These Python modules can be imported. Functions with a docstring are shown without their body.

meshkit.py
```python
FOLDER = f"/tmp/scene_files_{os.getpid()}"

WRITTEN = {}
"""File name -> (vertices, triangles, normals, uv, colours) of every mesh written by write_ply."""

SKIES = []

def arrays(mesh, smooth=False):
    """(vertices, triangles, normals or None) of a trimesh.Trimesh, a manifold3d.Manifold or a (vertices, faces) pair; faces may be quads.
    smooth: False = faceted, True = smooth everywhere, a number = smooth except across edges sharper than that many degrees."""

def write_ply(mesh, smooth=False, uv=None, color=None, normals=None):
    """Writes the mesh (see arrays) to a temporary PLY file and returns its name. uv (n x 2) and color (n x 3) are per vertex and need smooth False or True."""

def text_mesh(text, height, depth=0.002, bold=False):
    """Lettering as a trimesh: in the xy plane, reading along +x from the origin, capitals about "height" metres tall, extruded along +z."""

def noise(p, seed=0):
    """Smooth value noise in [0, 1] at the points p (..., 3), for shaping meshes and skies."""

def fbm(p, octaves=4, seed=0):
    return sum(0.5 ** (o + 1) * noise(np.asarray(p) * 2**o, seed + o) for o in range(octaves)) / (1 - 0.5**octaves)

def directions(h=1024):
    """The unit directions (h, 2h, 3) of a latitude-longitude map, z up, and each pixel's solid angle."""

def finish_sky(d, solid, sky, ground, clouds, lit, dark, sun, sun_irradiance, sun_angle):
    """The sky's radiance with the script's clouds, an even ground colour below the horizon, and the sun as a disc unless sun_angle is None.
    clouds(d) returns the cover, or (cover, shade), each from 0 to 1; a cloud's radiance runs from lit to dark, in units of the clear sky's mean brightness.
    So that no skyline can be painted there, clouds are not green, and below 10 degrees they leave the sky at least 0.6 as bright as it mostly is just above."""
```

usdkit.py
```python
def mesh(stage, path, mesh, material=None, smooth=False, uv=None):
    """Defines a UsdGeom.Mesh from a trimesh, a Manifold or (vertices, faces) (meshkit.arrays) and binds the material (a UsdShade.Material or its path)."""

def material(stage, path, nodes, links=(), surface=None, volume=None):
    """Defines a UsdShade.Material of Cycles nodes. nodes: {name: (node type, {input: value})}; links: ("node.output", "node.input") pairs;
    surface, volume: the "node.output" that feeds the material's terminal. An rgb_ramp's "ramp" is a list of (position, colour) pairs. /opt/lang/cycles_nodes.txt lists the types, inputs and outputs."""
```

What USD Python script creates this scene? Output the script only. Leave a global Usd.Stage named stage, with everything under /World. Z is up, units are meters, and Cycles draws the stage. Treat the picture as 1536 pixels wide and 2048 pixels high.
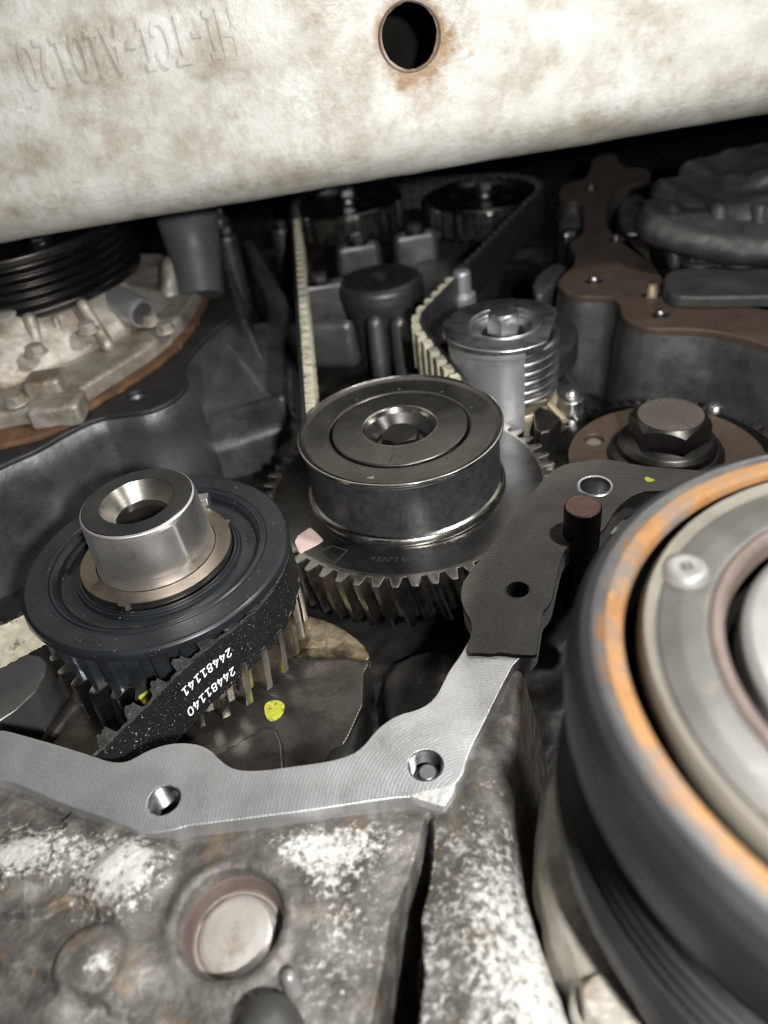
import math, random
import numpy as np
import trimesh, mapbox_earcut
import shapely
from shapely.geometry import Polygon, Point
import manifold3d as m3
import usdkit, meshkit
from meshkit import noise, fbm
from pxr import Usd, UsdGeom, UsdLux, UsdShade, Gf, Sdf, Vt

stage = Usd.Stage.CreateInMemory()
UsdGeom.SetStageUpAxis(stage, UsdGeom.Tokens.z)
UsdGeom.SetStageMetersPerUnit(stage, 1.0)
UsdGeom.Xform.Define(stage, '/World')
UsdGeom.Scope.Define(stage, '/World/Looks')

# ------------------------------------------------------------------ camera (millimetres in this file, metres on the stage)
FPX, PITCH, ROLL, CAMH = 1530.0, math.radians(37.7), math.radians(-8.15), 185.0
c_, s_, cp, sp = math.cos(ROLL), math.sin(ROLL), math.cos(PITCH), math.sin(PITCH)
cam = UsdGeom.Camera.Define(stage, '/World/camera')
right, up, back = (c_, sp * s_, cp * s_), (-s_, sp * c_, cp * c_), (0, -cp, sp)
cam.AddTransformOp().Set(Gf.Matrix4d(*right, 0, *up, 0, *back, 0, 0, 0, CAMH / 1000, 1))
cam.CreateFocalLengthAttr(26.0)
cam.CreateHorizontalApertureAttr(26.0 * 1536 / FPX)
cam.CreateVerticalApertureAttr(26.0 * 2048 / FPX)
cam.CreateFStopAttr(26.0 / 3.0)
cam.CreateFocusDistanceAttr(0.262)
cam.CreateClippingRangeAttr(Gf.Vec2f(0.02, 50))
cam.CreateExposureAttr(0.0)


def ray(u, v):
    x, y = (u - 768) / FPX, -(v - 1024) / FPX
    x, y = c_ * x - s_ * y, s_ * x + c_ * y
    return np.array([x, cp + sp * y, -sp + cp * y])


def W(u, v, z=0.0):
    """plan position (mm) of a photo point lying on the level z (mm above the gasket face)"""
    d = ray(u, v)
    return d[:2] * ((CAMH - z) / -d[2])


_names = {}


def free(path):
    n = _names.get(path, 0); _names[path] = n + 1
    return path if n == 0 else '%s_%03d' % (path, n)


def look(pos, target):
    p, t = np.array(pos, float), np.array(target, float)
    zb = (p - t) / np.linalg.norm(p - t)
    xr = np.cross([0, 0, 1.0], zb); xr /= np.linalg.norm(xr)
    yu = np.cross(zb, xr)
    return Gf.Matrix4d(*xr, 0, *yu, 0, *zb, 0, *(p / 1000), 1)


def lamp(name, pos, target, w, h, power, color):
    l = UsdLux.RectLight.Define(stage, free('/World/' + name))
    l.AddTransformOp().Set(look(pos, target))
    l.CreateWidthAttr(w / 1000); l.CreateHeightAttr(h / 1000)
    l.CreateIntensityAttr(power); l.CreateColorAttr(Gf.Vec3f(*color))
    return l


lamp('torch', (56, -72, 220), (20, 300, 20), 16, 16, 2600, (1.0, 0.985, 0.95))
lamp('inspection_lamp', (200, 190, 345), (0, 250, 0), 26, 26, 560, (1.0, 0.98, 0.95))
lamp('added_fill_lamp', (180, 860, 640), (60, 540, 0), 260, 160, 3.5, (0.95, 0.97, 1.0))  # added behind the beam to brighten the far sprockets; no known source
lamp('added_fill_lamp', (-900, -700, 1700), (0, 300, 0), 900, 500, 0.6, (0.92, 0.96, 1.0))  # added large soft fill; stands for no known lamp

# ------------------------------------------------------------------ helpers: prims


def thing(name, label, cat, group=None, loc=(0, 0, 0), kind=None):
    x = UsdGeom.Xform.Define(stage, free('/World/' + name))
    x.AddTranslateOp().Set(Gf.Vec3d(*[a / 1000 for a in loc]))
    p = x.GetPrim()
    tag(p, label, cat, group, kind)
    x.GetPrim().loc_mm = None if False else None
    LOC[str(p.GetPath())] = np.array(loc, float)
    return p


LOC = {}


def tag(p, label=None, cat=None, group=None, kind=None):
    for k, v in (('label', label), ('category', cat), ('group', group), ('kind', kind)):
        if v: p.SetCustomDataByKey(k, v)


def obj(name, mesh, mat, parent=None, smooth=30, label=None, prim=None):
    """one Mesh prim; mesh in world millimetres. parent: thing prim or part prim"""
    v, f = vf(mesh)
    base = '/World' if parent is None else str(parent.GetPath())
    off = np.zeros(3)
    for k, l in LOC.items():
        if base == k or base.startswith(k + '/'): off = l
    m = usdkit.mesh(stage, free(base + '/' + name), ((v - off) / 1000, f), '/World/Looks/' + mat, smooth=smooth)
    if label: tag(m.GetPrim(), label)
    return m.GetPrim()


def vf(mesh):
    if hasattr(mesh, 'to_mesh'):
        m = mesh.to_mesh(); return np.array(m.vert_properties[:, :3], float), np.array(m.tri_verts)
    if isinstance(mesh, (tuple, list)) and len(mesh) == 2 and not hasattr(mesh[0], 'vertices') and not isinstance(mesh[0], tuple):
        v, f = np.asarray(mesh[0], float), np.asarray(mesh[1], int)
        if f.shape[1] == 4: f = np.vstack([f[:, [0, 1, 2]], f[:, [0, 2, 3]]])
        return v, f
    return np.array(mesh.vertices, float), np.array(mesh.faces)


def join(*ms):
    vs, fs, n = [], [], 0
    for m in ms:
        v, f = vf(m); vs.append(v); fs.append(f + n); n += len(v)
    return np.vstack(vs), np.vstack(fs)


# ------------------------------------------------------------------ helpers: shapes
def chaikin(p, k=2, closed=True):
    p = np.asarray(p, float)
    for _ in range(k):
        q = np.roll(p, -1, 0) if closed else p[1:]
        a = p if closed else p[:-1]
        n = np.empty((2 * len(a), 2)); n[0::2] = .75 * a + .25 * q; n[1::2] = .25 * a + .75 * q
        p = n if closed else np.vstack([p[:1], n, p[-1:]])
    return p


def resample(p, step, closed=True):
    q = np.vstack([p, p[:1]]) if closed else np.asarray(p, float)
    d = np.r_[0, np.cumsum(np.hypot(*np.diff(q, axis=0).T))]
    n = max(3, int(round(d[-1] / step)))
    t = np.linspace(0, d[-1], n + 1)
    r = np.c_[np.interp(t, d, q[:, 0]), np.interp(t, d, q[:, 1])]
    return r[:-1] if closed else r


def outline(px, z=0.0, k=2, step=1.5):
    p = np.array([W(u, v, z) for u, v in px])
    p = resample(chaikin(p, k), step) if k else p
    return p


def ccw(p, want=True):
    a = np.sum(p[:, 0] * np.roll(p[:, 1], -1) - np.roll(p[:, 0], -1) * p[:, 1])
    return p if (a > 0) == want else p[::-1]


def circle(c, r, n=32):
    t = np.linspace(0, 2 * np.pi, n, endpoint=False)
    return np.c_[c[0] + r * np.cos(t), c[1] + r * np.sin(t)]


def bex(rings, zb, zt, b=1.0, nb=3, walls=1, twist=0.0, c=(0, 0), draft=0.0, namp=0.0, nsc=0.1, bottom=False):
    """rounded extrusion of a ring (and holes) from zb to zt; walls may lean outwards (draft mm) and be uneven (namp mm)"""
    V, F, top, ends, n0 = [], [], [], [], 0
    topz = None
    for i, r in enumerate(rings):
        r = ccw(np.asarray(r, float), i == 0)
        e = np.roll(r, -1, 0) - r
        nrm = np.c_[-e[:, 1], e[:, 0]]; nrm /= np.maximum(np.hypot(*nrm.T), 1e-9)[:, None]
        nn = nrm + np.roll(nrm, 1, 0); nn /= np.maximum(np.hypot(*nn.T), 1e-9)[:, None]
        L = [(zb + (zt - b - zb) * k / walls, -draft * (1 - k / walls)) for k in range(walls)]
        L += [(zt - b + b * math.sin(a), b * (1 - math.cos(a))) for a in np.linspace(0, np.pi / 2, nb + 1)]
        if b == 0: L = L[:walls + 1]
        N = len(r); start = n0
        for k, (z, ins) in enumerate(L):
            p = r + nn * ins
            if namp:
                h = (fbm(np.c_[p, np.full(N, z)] * nsc, 3, 5) - .5) * 2 * namp
                p = p + nn * (h * min(1.0, max(0.0, (zt - z) / 6 + .1)))[:, None]
            if twist:
                a = math.radians(twist) * (z - zt) / (zt - zb)
                q = p - c; p = np.c_[q[:, 0] * math.cos(a) - q[:, 1] * math.sin(a), q[:, 0] * math.sin(a) + q[:, 1] * math.cos(a)] + c
            V.append(np.c_[p, np.full(N, z)])
            if k:
                a0 = n0 - N + np.arange(N); b0 = n0 + np.arange(N)
                F.append(np.c_[a0, np.roll(a0, -1), np.roll(b0, -1)]); F.append(np.c_[a0, np.roll(b0, -1), b0])
            n0 += N
        top.append((V[-1][:, :2], n0 - N)); ends.append(start)
    pts = np.vstack([t[0] for t in top]); idx = np.concatenate([t[1] + np.arange(len(t[0])) for t in top])
    tri = mapbox_earcut.triangulate_float64(pts, np.cumsum([len(t[0]) for t in top]).astype(np.uint32)).reshape(-1, 3)
    F.append(idx[tri.astype(int)])
    if bottom:
        pb = np.vstack([V0 for V0 in [np.vstack(V)[s:s + len(t[0])] for s, t in zip(ends, top)]])[:, :2]
        ib = np.concatenate([s + np.arange(len(t[0])) for s, t in zip(ends, top)])
        tb = mapbox_earcut.triangulate_float64(pb, np.cumsum([len(t[0]) for t in top]).astype(np.uint32)).reshape(-1, 3)
        F.append(ib[tb.astype(int)][:, ::-1])
    v, f = np.vstack(V), np.vstack(F)
    # earcut's triangles may wind the other way: turn the caps upward
    nz = np.cross(v[f[:, 1]] - v[f[:, 0]], v[f[:, 2]] - v[f[:, 0]])
    flat = (np.abs(nz[:, 2]) > .999 * np.linalg.norm(nz, axis=1))
    hi = v[f].mean(1)[:, 2] > (zt + zb) / 2
    flip = flat & ((nz[:, 2] < 0) == hi)
    f[flip] = f[flip][:, ::-1]
    return v, f


def fil(p, r):
    """rounds the corners of a profile"""
    p = [np.array(a, float) for a in p]; out = [p[0]]
    for a, b, c in zip(p[:-2], p[1:-1], p[2:]):
        la, lc = np.linalg.norm(a - b), np.linalg.norm(c - b)
        ra = min(r, la * .45, lc * .45)
        s, e = b + (a - b) / max(la, 1e-9) * ra, b + (c - b) / max(lc, 1e-9) * ra
        for t in (0, .33, .67, 1): out.append((1 - t) ** 2 * s + 2 * t * (1 - t) * b + t * t * e)
    return out + [p[-1]]


def lathe(profile, c, n=96, r=0.0, a0=0.0, a1=2 * np.pi):
    """profile: (radius, z) from the axis outwards and down"""
    pr = fil(profile, r) if r else profile
    full = abs(a1 - a0 - 2 * np.pi) < 1e-6
    t = np.linspace(a0, a1, n, endpoint=not full)
    V = np.vstack([np.c_[c[0] + R * np.cos(t), c[1] + R * np.sin(t), np.full(n, z)] for R, z in pr])
    F = []
    for k in range(len(pr) - 1):
        i = np.arange(n if full else n - 1); j = (i + 1) % n
        a, b, d, e = k * n + i, k * n + j, (k + 1) * n + i, (k + 1) * n + j
        F += [np.c_[a, d, e], np.c_[a, e, b]]
    return V, np.vstack(F)


def gear_ring(c, rt, rr, n, phase=0.0, tip=.30, root=.30):
    out = []
    for k in range(n):
        a = 2 * np.pi * (k + phase) / n; w = 2 * np.pi / n
        for f, R in ((-.5 + root / 2 * .9, rr), (-tip / 2 - .07, rr + .75 * (rt - rr)), (-tip / 2, rt - .15), (0, rt), (tip / 2, rt - .15), (tip / 2 + .07, rr + .75 * (rt - rr)), (.5 - root / 2 * .9, rr)):
            out.append((c[0] + R * math.cos(a + f * w), c[1] + R * math.sin(a + f * w)))
    return np.array(out)


def tube(path, r, n=10, closed=False):
    p = np.asarray(path, float); N = len(p)
    t = np.gradient(p, axis=0); t /= np.linalg.norm(t, axis=1)[:, None]
    V = []
    ref = np.array([0, 0, 1.0]) if abs(t[0][2]) < .9 else np.array([1.0, 0, 0])
    for k in range(N):
        a = np.cross(t[k], ref); a /= np.linalg.norm(a); b = np.cross(a, t[k]); ref = b
        rk = r[k] if np.ndim(r) else r
        th = np.linspace(0, 2 * np.pi, n, endpoint=False)
        V.append(p[k] + rk * (np.cos(th)[:, None] * a + np.sin(th)[:, None] * b))
    i = np.arange(n); j = (i + 1) % n; F = []
    for k in range(N - 1):
        a, b, d, e = k * n + i, k * n + j, (k + 1) * n + i, (k + 1) * n + j
        F += [np.c_[a, b, e], np.c_[a, e, d]]
    V = np.vstack(V + [p[:1], p[-1:]])
    F += [np.c_[j, i, np.full(n, N * n)], np.c_[(N - 1) * n + i, (N - 1) * n + j, np.full(n, N * n + 1)]]
    return V, np.vstack(F)


def hexbolt(c, z0, rf, hh, rw, hw, rot=0.0):
    """(hexagonal head with rounded crown, flange) of a bolt seated at z0; rf: half width across flats"""
    head = m3.Manifold.cylinder(hh, rf / math.cos(math.pi / 6), circular_segments=6).rotate([0, 0, math.degrees(rot)])
    cone = m3.Manifold.revolve(m3.CrossSection([[(0, 0), (rf * 1.25, 0), (rf * 1.25, hh * .72), (rf * .93, hh), (0, hh)]]), 72)
    head = (head ^ cone).translate([c[0], c[1], z0 + hw * .6])
    fl = lathe([(0, z0 + hw), (rf * 1.02, z0 + hw), (rw * .9, z0 + hw * .75), (rw, z0 + hw * .45), (rw, z0)], c, 64, .5)
    return head, fl


def hullspheres(pts):
    return m3.Manifold.batch_hull([m3.Manifold.sphere(r, 20).translate([x, y, z]) for x, y, z, r in pts])


def soft(man, step=2.0, it=8, namp=0.0, nsc=.15, seed=0):
    v, f = vf(man.refine_to_length(step))
    t = trimesh.Trimesh(v, f, process=False)
    if it: trimesh.smoothing.filter_taubin(t, .5, .53, it)
    if namp:
        t.vertices = t.vertices + t.vertex_normals * ((fbm(t.vertices * nsc, 4, seed) - .5) * 2 * namp)[:, None]
    return np.array(t.vertices), np.array(t.faces)


def box(x0, x1, y0, y1, z0, z1, b=.8):
    return hullspheres([(x, y, z, b) for x in (x0 + b, x1 - b) for y in (y0 + b, y1 - b) for z in (z0 + b, z1 - b)])


# ------------------------------------------------------------------ materials
def mat(name, cols, *a, **k):
    return _mat(name, cols, *a, **k)


def _mat(name, cols, scale=60.0, detail=5, rough=(.35, .55), metal=1.0, bump=.3, bdist=.2, bscale=400.0, stops=None, spec=None,
        rings=None, rings_amt=.15, rings_per=.5, bands=None, speck=None, aniso=0.0, mask=None, coat=0.0, dirt=None, rscale=None, brush=None, distort=1.0):
    """procedural surface: mottled colour, uneven roughness, fine relief.
    rings=(x,y) turning marks about a point; bands=(angle, period mm) straight marks; speck=(colour, scale, threshold); dirt=(colour, scale, lo, hi)"""
    N = {'g': ('geometry', {}), 'n1': ('noise_texture', {'scale': scale, 'detail': float(detail), 'roughness': .6}),
         'n2': ('noise_texture', {'scale': rscale or scale * 1.7, 'detail': 4.0, 'roughness': .65}),
         'n3': ('noise_texture', {'scale': bscale, 'detail': 4.0, 'roughness': .6}),
         'mr': ('map_range', {'from_min': .3, 'from_max': .7, 'to_min': rough[0], 'to_max': rough[1], 'clamp': True}),
         'bp': ('bump', {'strength': bump, 'distance': bdist / 1000}),
         'p': ('principled_bsdf', {'metallic': metal, 'coat_weight': coat, 'coat_roughness': .15})}
    if aniso:
        N['tg'] = ('tangent', {'direction_type': 'radial', 'axis': 'z'}); N['p'][1]['anisotropic'] = aniso
    if spec is not None: N['p'][1]['specular_ior_level'] = spec
    st = stops or np.linspace(.3, .7, len(cols))
    N['cr'] = ('rgb_ramp', {'ramp': list(zip(st, cols))})
    L = [('g.position', 'n1.vector'), ('g.position', 'n2.vector'), ('g.position', 'n3.vector'), ('n1.fac', 'cr.fac'), ('n2.fac', 'mr.value'), ('mr.result', 'p.roughness')]
    col = 'cr.color'
    if aniso: L.append(('tg.tangent', 'p.tangent'))
    if dirt:
        N['nd'] = ('noise_texture', {'scale': dirt[1], 'detail': 8.0, 'roughness': .7}); N['md'] = ('map_range', {'from_min': dirt[2], 'from_max': dirt[3], 'to_min': 0.0, 'to_max': 1.0, 'clamp': True})
        N['xd'] = ('mix', {'color2': dirt[0]}); L += [('g.position', 'nd.vector'), ('nd.fac', 'md.value'), ('md.result', 'xd.fac'), (col, 'xd.color1')]; col = 'xd.color'
    if mask:
        N['at'] = ('attribute', {'attribute': 'mask'}); N['nm'] = ('noise_texture', {'scale': mask[1], 'detail': 8.0, 'roughness': .72})
        N['ma'] = ('math', {'math_type': 'add'}); N['mm'] = ('map_range', {'from_min': mask[2], 'from_max': mask[3], 'to_min': 0.0, 'to_max': 1.0, 'clamp': True})
        N['xm'] = ('mix', {'color2': mask[0]})
        L += [('g.position', 'nm.vector'), ('nm.fac', 'ma.value1'), ('at.fac', 'ma.value2'), ('ma.value', 'mm.value'), ('mm.result', 'xm.fac'), (col, 'xm.color1')]; col = 'xm.color'
    if speck:
        N['ns'] = ('noise_texture', {'scale': speck[1], 'detail': 3.0, 'roughness': .6}); N['ms'] = ('map_range', {'from_min': speck[2], 'from_max': speck[2] + .05, 'to_min': 0.0, 'to_max': 1.0, 'clamp': True})
        N['xs'] = ('mix', {'color2': speck[0]}); L += [('g.position', 'ns.vector'), ('ns.fac', 'ms.value'), ('ms.result', 'xs.fac'), (col, 'xs.color1')]; col = 'xs.color'
    L += [(col, 'p.base_color'), ('bp.normal', 'p.normal')]
    height = 'n3.fac'
    if rings is not None or bands is not None:
        if rings is not None:
            N['mp'] = ('mapping', {'location': (-rings[0] / 1000, -rings[1] / 1000, 0)})
            N['wv'] = ('wave_texture', {'wave_type': 'rings', 'rings_direction': 'z', 'scale': 314.0 / rings_per, 'distortion': .6, 'detail': 2.0, 'detail_scale': 1.5})
        else:
            N['mp'] = ('mapping', {'rotation': (0, 0, bands[0])})
            N['wv'] = ('wave_texture', {'wave_type': 'bands', 'bands_direction': 'x', 'scale': 314.0 / bands[1], 'distortion': distort, 'detail': 2.0, 'detail_scale': 1.5})
        N['ad'] = ('math', {'math_type': 'multiply_add', 'value2': rings_amt})
        L += [('g.position', 'mp.vector'), ('mp.vector', 'wv.vector'), ('wv.fac', 'ad.value1'), ('n3.fac', 'ad.value3')]
        height = 'ad.value'
    if brush:
        N['mb'] = ('mapping', {'scale': brush})
        L = [l for l in L if l != ('g.position', 'n3.vector')] + [('g.position', 'mb.vector'), ('mb.vector', 'n3.vector')]
    L += [(height, 'bp.height')]
    usdkit.material(stage, '/World/Looks/' + name, N, L, surface='p.BSDF')


CR = np.array([-84.6, 220.6])      # crank axis
ID = np.array([11.7, 279.3])       # timing sprocket axis
TE = np.array([69.6, 340.5])       # tensioner axis
MILL = W(945, 1610)
CO = np.array([88.2, 71.2])        # compressor axis
PG = W(1333, 890, -16)             # pump gear axis

mat('machined_alloy', [(.5, .505, .515), (.68, .685, .7)], 45, 8, rough=(.36, .5), metal=.85, bump=.6, bdist=.16, bscale=900, rings=tuple(MILL), rings_amt=.3, rings_per=1.05, dirt=((.16, .16, .16), 35, .55, .8))
mat('bare_chip', [(.75, .75, .75), (.9, .9, .88)], 300, rough=(.3, .5), metal=.8, bump=.8, bdist=.5, bscale=500)
mat('dark_cast', [(.11, .11, .111), (.22, .22, .221)], 34, rough=(.38, .52), metal=.75, bump=.6, bdist=.35, bscale=420, dirt=((.03, .028, .026), 22, .5, .78))
mat('oily_shaded_floor', [(0.018, 0.017, 0.015), (0.043, 0.040, 0.036)], 60, rough=(.38, .6), metal=.4, bump=.5, bdist=.5, bscale=300, dirt=((.018, .016, .014), 35, .48, .65))  # oil-dark base, lowered further to put the depth shade into the colour
mat('amber_oil', [(0.128, 0.096, 0.056), (0.288, 0.240, 0.160), (0.400, 0.360, 0.272)], 130, 7, rough=(.12, .35), metal=.6, bump=.9, bdist=.5, bscale=260, dirt=((.05, .035, .02), 90, .45, .62))
mat('oily_plate', [(0.102, 0.093, 0.084), (0.162, 0.150, 0.138)], 50, rough=(.25, .42), metal=.85, bump=.35, bdist=.15, bscale=500, bands=(1.35, 1.1), rings_amt=1.0, dirt=((.03, .025, .02), 40, .5, .72))
mat('brown_face', [(0.061, 0.042, 0.032), (0.096, 0.067, 0.050)], 40, rough=(.5, .7), metal=.3, bump=.3, bdist=.15, bscale=600, dirt=((.05, .035, .028), 35, .52, .72))
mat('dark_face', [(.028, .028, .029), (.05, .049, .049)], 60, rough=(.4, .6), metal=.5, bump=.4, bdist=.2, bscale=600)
mat('weathered_cast', [(0.056, 0.052, 0.047), (0.122, 0.114, 0.105), (0.253, 0.241, 0.225)], 130, 12, rough=(.42, .72), metal=.35, bump=.9, bdist=.45, bscale=700, mask=((.64, .63, .605), 480, .70, .86), dirt=((.16, .1, .05), 75, .54, .72), speck=((.03, .027, .024), 380, .70))
mat('white_paint', [(.45, .43, .375), (.62, .61, .57), (.71, .71, .69)], 40, 12, rough=(.32, .55), metal=0, bump=.7, bdist=.5, bscale=420, dirt=((.24, .185, .115), 38, .47, .78), speck=((.25, .17, .1), 120, .76), mask=((.3, .2, .11), 90, .66, .98))
mat('crank_steel', [(.66, .64, .62), (.78, .76, .74)], 40, rough=(.4, .52), metal=1, bump=.4, bdist=.1, bscale=1, brush=(25, 25, 1200), aniso=.5, dirt=((.3, .26, .22), 60, .55, .75))
mat('bore_steel', [(.3, .28, .25), (.42, .4, .37)], 40, rough=(.3, .45), metal=1, bump=.3, bdist=.1, bscale=600, aniso=.5)
mat('turned_dark', [(.06, .06, .06), (.1, .1, .1)], 80, rough=(.3, .42), metal=1, aniso=.7, bump=.3, bdist=.1, bscale=700, rings=tuple(CR), rings_amt=1.5, rings_per=.7)
mat('bronze_washer', [(.25, .215, .18), (.34, .3, .26)], 60, rough=(.3, .45), metal=1, bump=.2, bdist=.1, bscale=500, dirt=((.1, .07, .05), 90, .55, .75))
mat('black_plastic', [(.009, .011, .0135), (.019, .0225, .027)], 60, rough=(.24, .4), metal=0, spec=.5, bump=.15, bdist=.1, bscale=600, speck=((.3, .3, .29), 700, .69), rscale=40)
mat('blue_steel', [(.08, .098, .115), (.16, .18, .2)], 80, rough=(.3, .5), metal=.9, bump=.3, bdist=.1, bscale=500)
mat('gear_steel', [(.34, .325, .3), (.5, .48, .45)], 60, rough=(.18, .34), metal=1, bump=.2, bdist=.1, bscale=400, dirt=((.14, .11, .07), 60, .6, .8))
mat('sprocket_face', [(.13, .128, .122), (.19, .185, .175)], 60, rough=(.28, .4), metal=1, aniso=.6, bump=.15, bdist=.08, bscale=500, rings=tuple(ID), rings_amt=.5, rings_per=.6, dirt=((.16, .09, .03), 60, .64, .8))
mat('gear_face', [(0.120, 0.118, 0.114), (0.165, 0.161, 0.154)], 50, rough=(.2, .32), metal=1, aniso=.6, bump=.12, bdist=.06, bscale=500)
mat('bright_edge', [(.5, .49, .46), (.62, .6, .56)], 80, rough=(.16, .28), metal=1, bump=.1, bdist=.05, bscale=500)
mat('belt_back', [(.016, .016, .018), (.032, .033, .037)], 120, rough=(.28, .5), metal=0, bump=.3, bdist=.15, bscale=600, dirt=((.05, .051, .056), 260, .45, .75))
mat('rubber', [(.005, .005, .006), (.012, .012, .013)], 150, rough=(.5, .75), metal=0, spec=.3, bump=1.0, bdist=.4, bscale=900, speck=((.42, .42, .42), 1300, .645))
mat('torn_edge', [(.02, .02, .02), (.07, .07, .068)], 300, rough=(.7, .9), metal=0, bump=1.2, bdist=.6, bscale=900, speck=((.4, .38, .34), 700, .66))
mat('belt_cream', [(.4, .375, .27), (.64, .615, .5)], 260, 8, rough=(.6, .8), metal=0, bump=.9, bdist=.3, bscale=600, dirt=((.12, .09, .05), 220, .55, .68))
mat('satin_zinc', [(.42, .43, .45), (.55, .56, .58)], 40, rough=(.4, .55), metal=.75, bump=.2, bdist=.1, bscale=500, dirt=((.25, .25, .26), 40, .5, .75))
mat('zinc', [(.5, .51, .53), (.66, .67, .69)], 50, rough=(.25, .4), metal=1, bump=.25, bdist=.1, bscale=500)
mat('brass', [(.6, .5, .33), (.75, .64, .45)], 90, rough=(.3, .45), metal=.7, bump=.25, bdist=.1, bscale=500)
mat('black_bolt', [(.05, .048, .044), (.085, .08, .074)], 70, rough=(.28, .42), metal=.9, bump=.2, bdist=.1, bscale=500)
mat('brown_bolt', [(.08, .069, .06), (.115, .1, .088)], 70, rough=(.5, .65), metal=.4, bump=.2, bdist=.1, bscale=500)
mat('silver_cast', [(.16, .125, .09), (.42, .39, .34), (.6, .58, .54)], 42, 9, rough=(.42, .65), metal=.55, bump=.8, bdist=.7, bscale=260, dirt=((.24, .16, .09), 38, .54, .75))
mat('rust', [(0.042, 0.027, 0.019), (0.120, 0.060, 0.027), (0.192, 0.108, 0.054)], 70, 9, rough=(.7, .9), metal=0, bump=.8, bdist=.6, bscale=400)
mat('rust_orange', [(0.156, 0.066, 0.023), (0.250, 0.125, 0.043), (0.156, 0.117, 0.094)], 75, 9, rough=(.6, .85), metal=0, bump=.8, bdist=.4, bscale=500, dirt=((.12, .105, .095), 55, .5, .62))
mat('rubber_rim', [(0.020, 0.020, 0.022), (0.032, 0.032, 0.034)], 60, rough=(.35, .5), metal=.3, bump=.2, bdist=.1, bscale=300)
mat('worn_rim', [(0.076, 0.073, 0.071), (0.162, 0.157, 0.153)], 70, 9, rough=(.4, .6), metal=.6, bump=.5, bdist=.3, bscale=400, dirt=((.2, .1, .04), 60, .53, .66))
mat('dull_plate', [(0.072, 0.069, 0.065), (0.120, 0.116, 0.110)], 55, 9, rough=(.35, .5), metal=.55, bump=.2, bdist=.15, bscale=300, dirt=((.26, .22, .17), 60, .56, .76))
mat('cream_metal', [(0.143, 0.131, 0.109), (0.225, 0.210, 0.180)], 60, rough=(.4, .6), metal=.3, bump=.3, bdist=.2, bscale=300, dirt=((.2, .13, .08), 60, .6, .78))
mat('pale_hub', [(0.204, 0.198, 0.192), (0.270, 0.264, 0.258)], 60, rough=(.35, .5), metal=.5, bump=.3, bdist=.2, bscale=300, speck=((.12, .12, .12), 160, .72))
mat('copper_dark', [(.13, .095, .085), (.2, .16, .145)], 80, rough=(.4, .6), metal=.4, bump=.3, bdist=.2, bscale=300)
mat('woven_fibre', [(0.036, 0.031, 0.027), (0.064, 0.055, 0.048)], 60, rough=(.55, .75), metal=0, bump=.6, bdist=.4, bscale=900, bands=(1.769, .9), rings_amt=.8, distort=4.0)
mat('pin_steel', [(0.033, 0.030, 0.029), (0.060, 0.051, 0.048)], 60, rough=(.25, .4), metal=.9, bump=.2, bdist=.1, bscale=500)  # body colour darkened in place of the shade in the pit
mat('pin_top', [(0.094, 0.047, 0.039), (0.132, 0.077, 0.066)], 200, rough=(.4, .6), metal=.4, bump=.4, bdist=.2, bscale=700)
mat('yellow_paint', [(.4, .41, .035), (.52, .52, .08)], 200, rough=(.35, .5), metal=0, bump=.6, bdist=.4, bscale=1, brush=(300, 1500, 300), dirt=((.1, .1, .03), 260, .54, .64))
mat('pink_paint', [(.62, .44, .42), (.72, .56, .54)], 200, rough=(.4, .6), metal=0, bump=.3, bdist=.15, bscale=500, dirt=((.35, .2, .17), 200, .6, .75))
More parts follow.
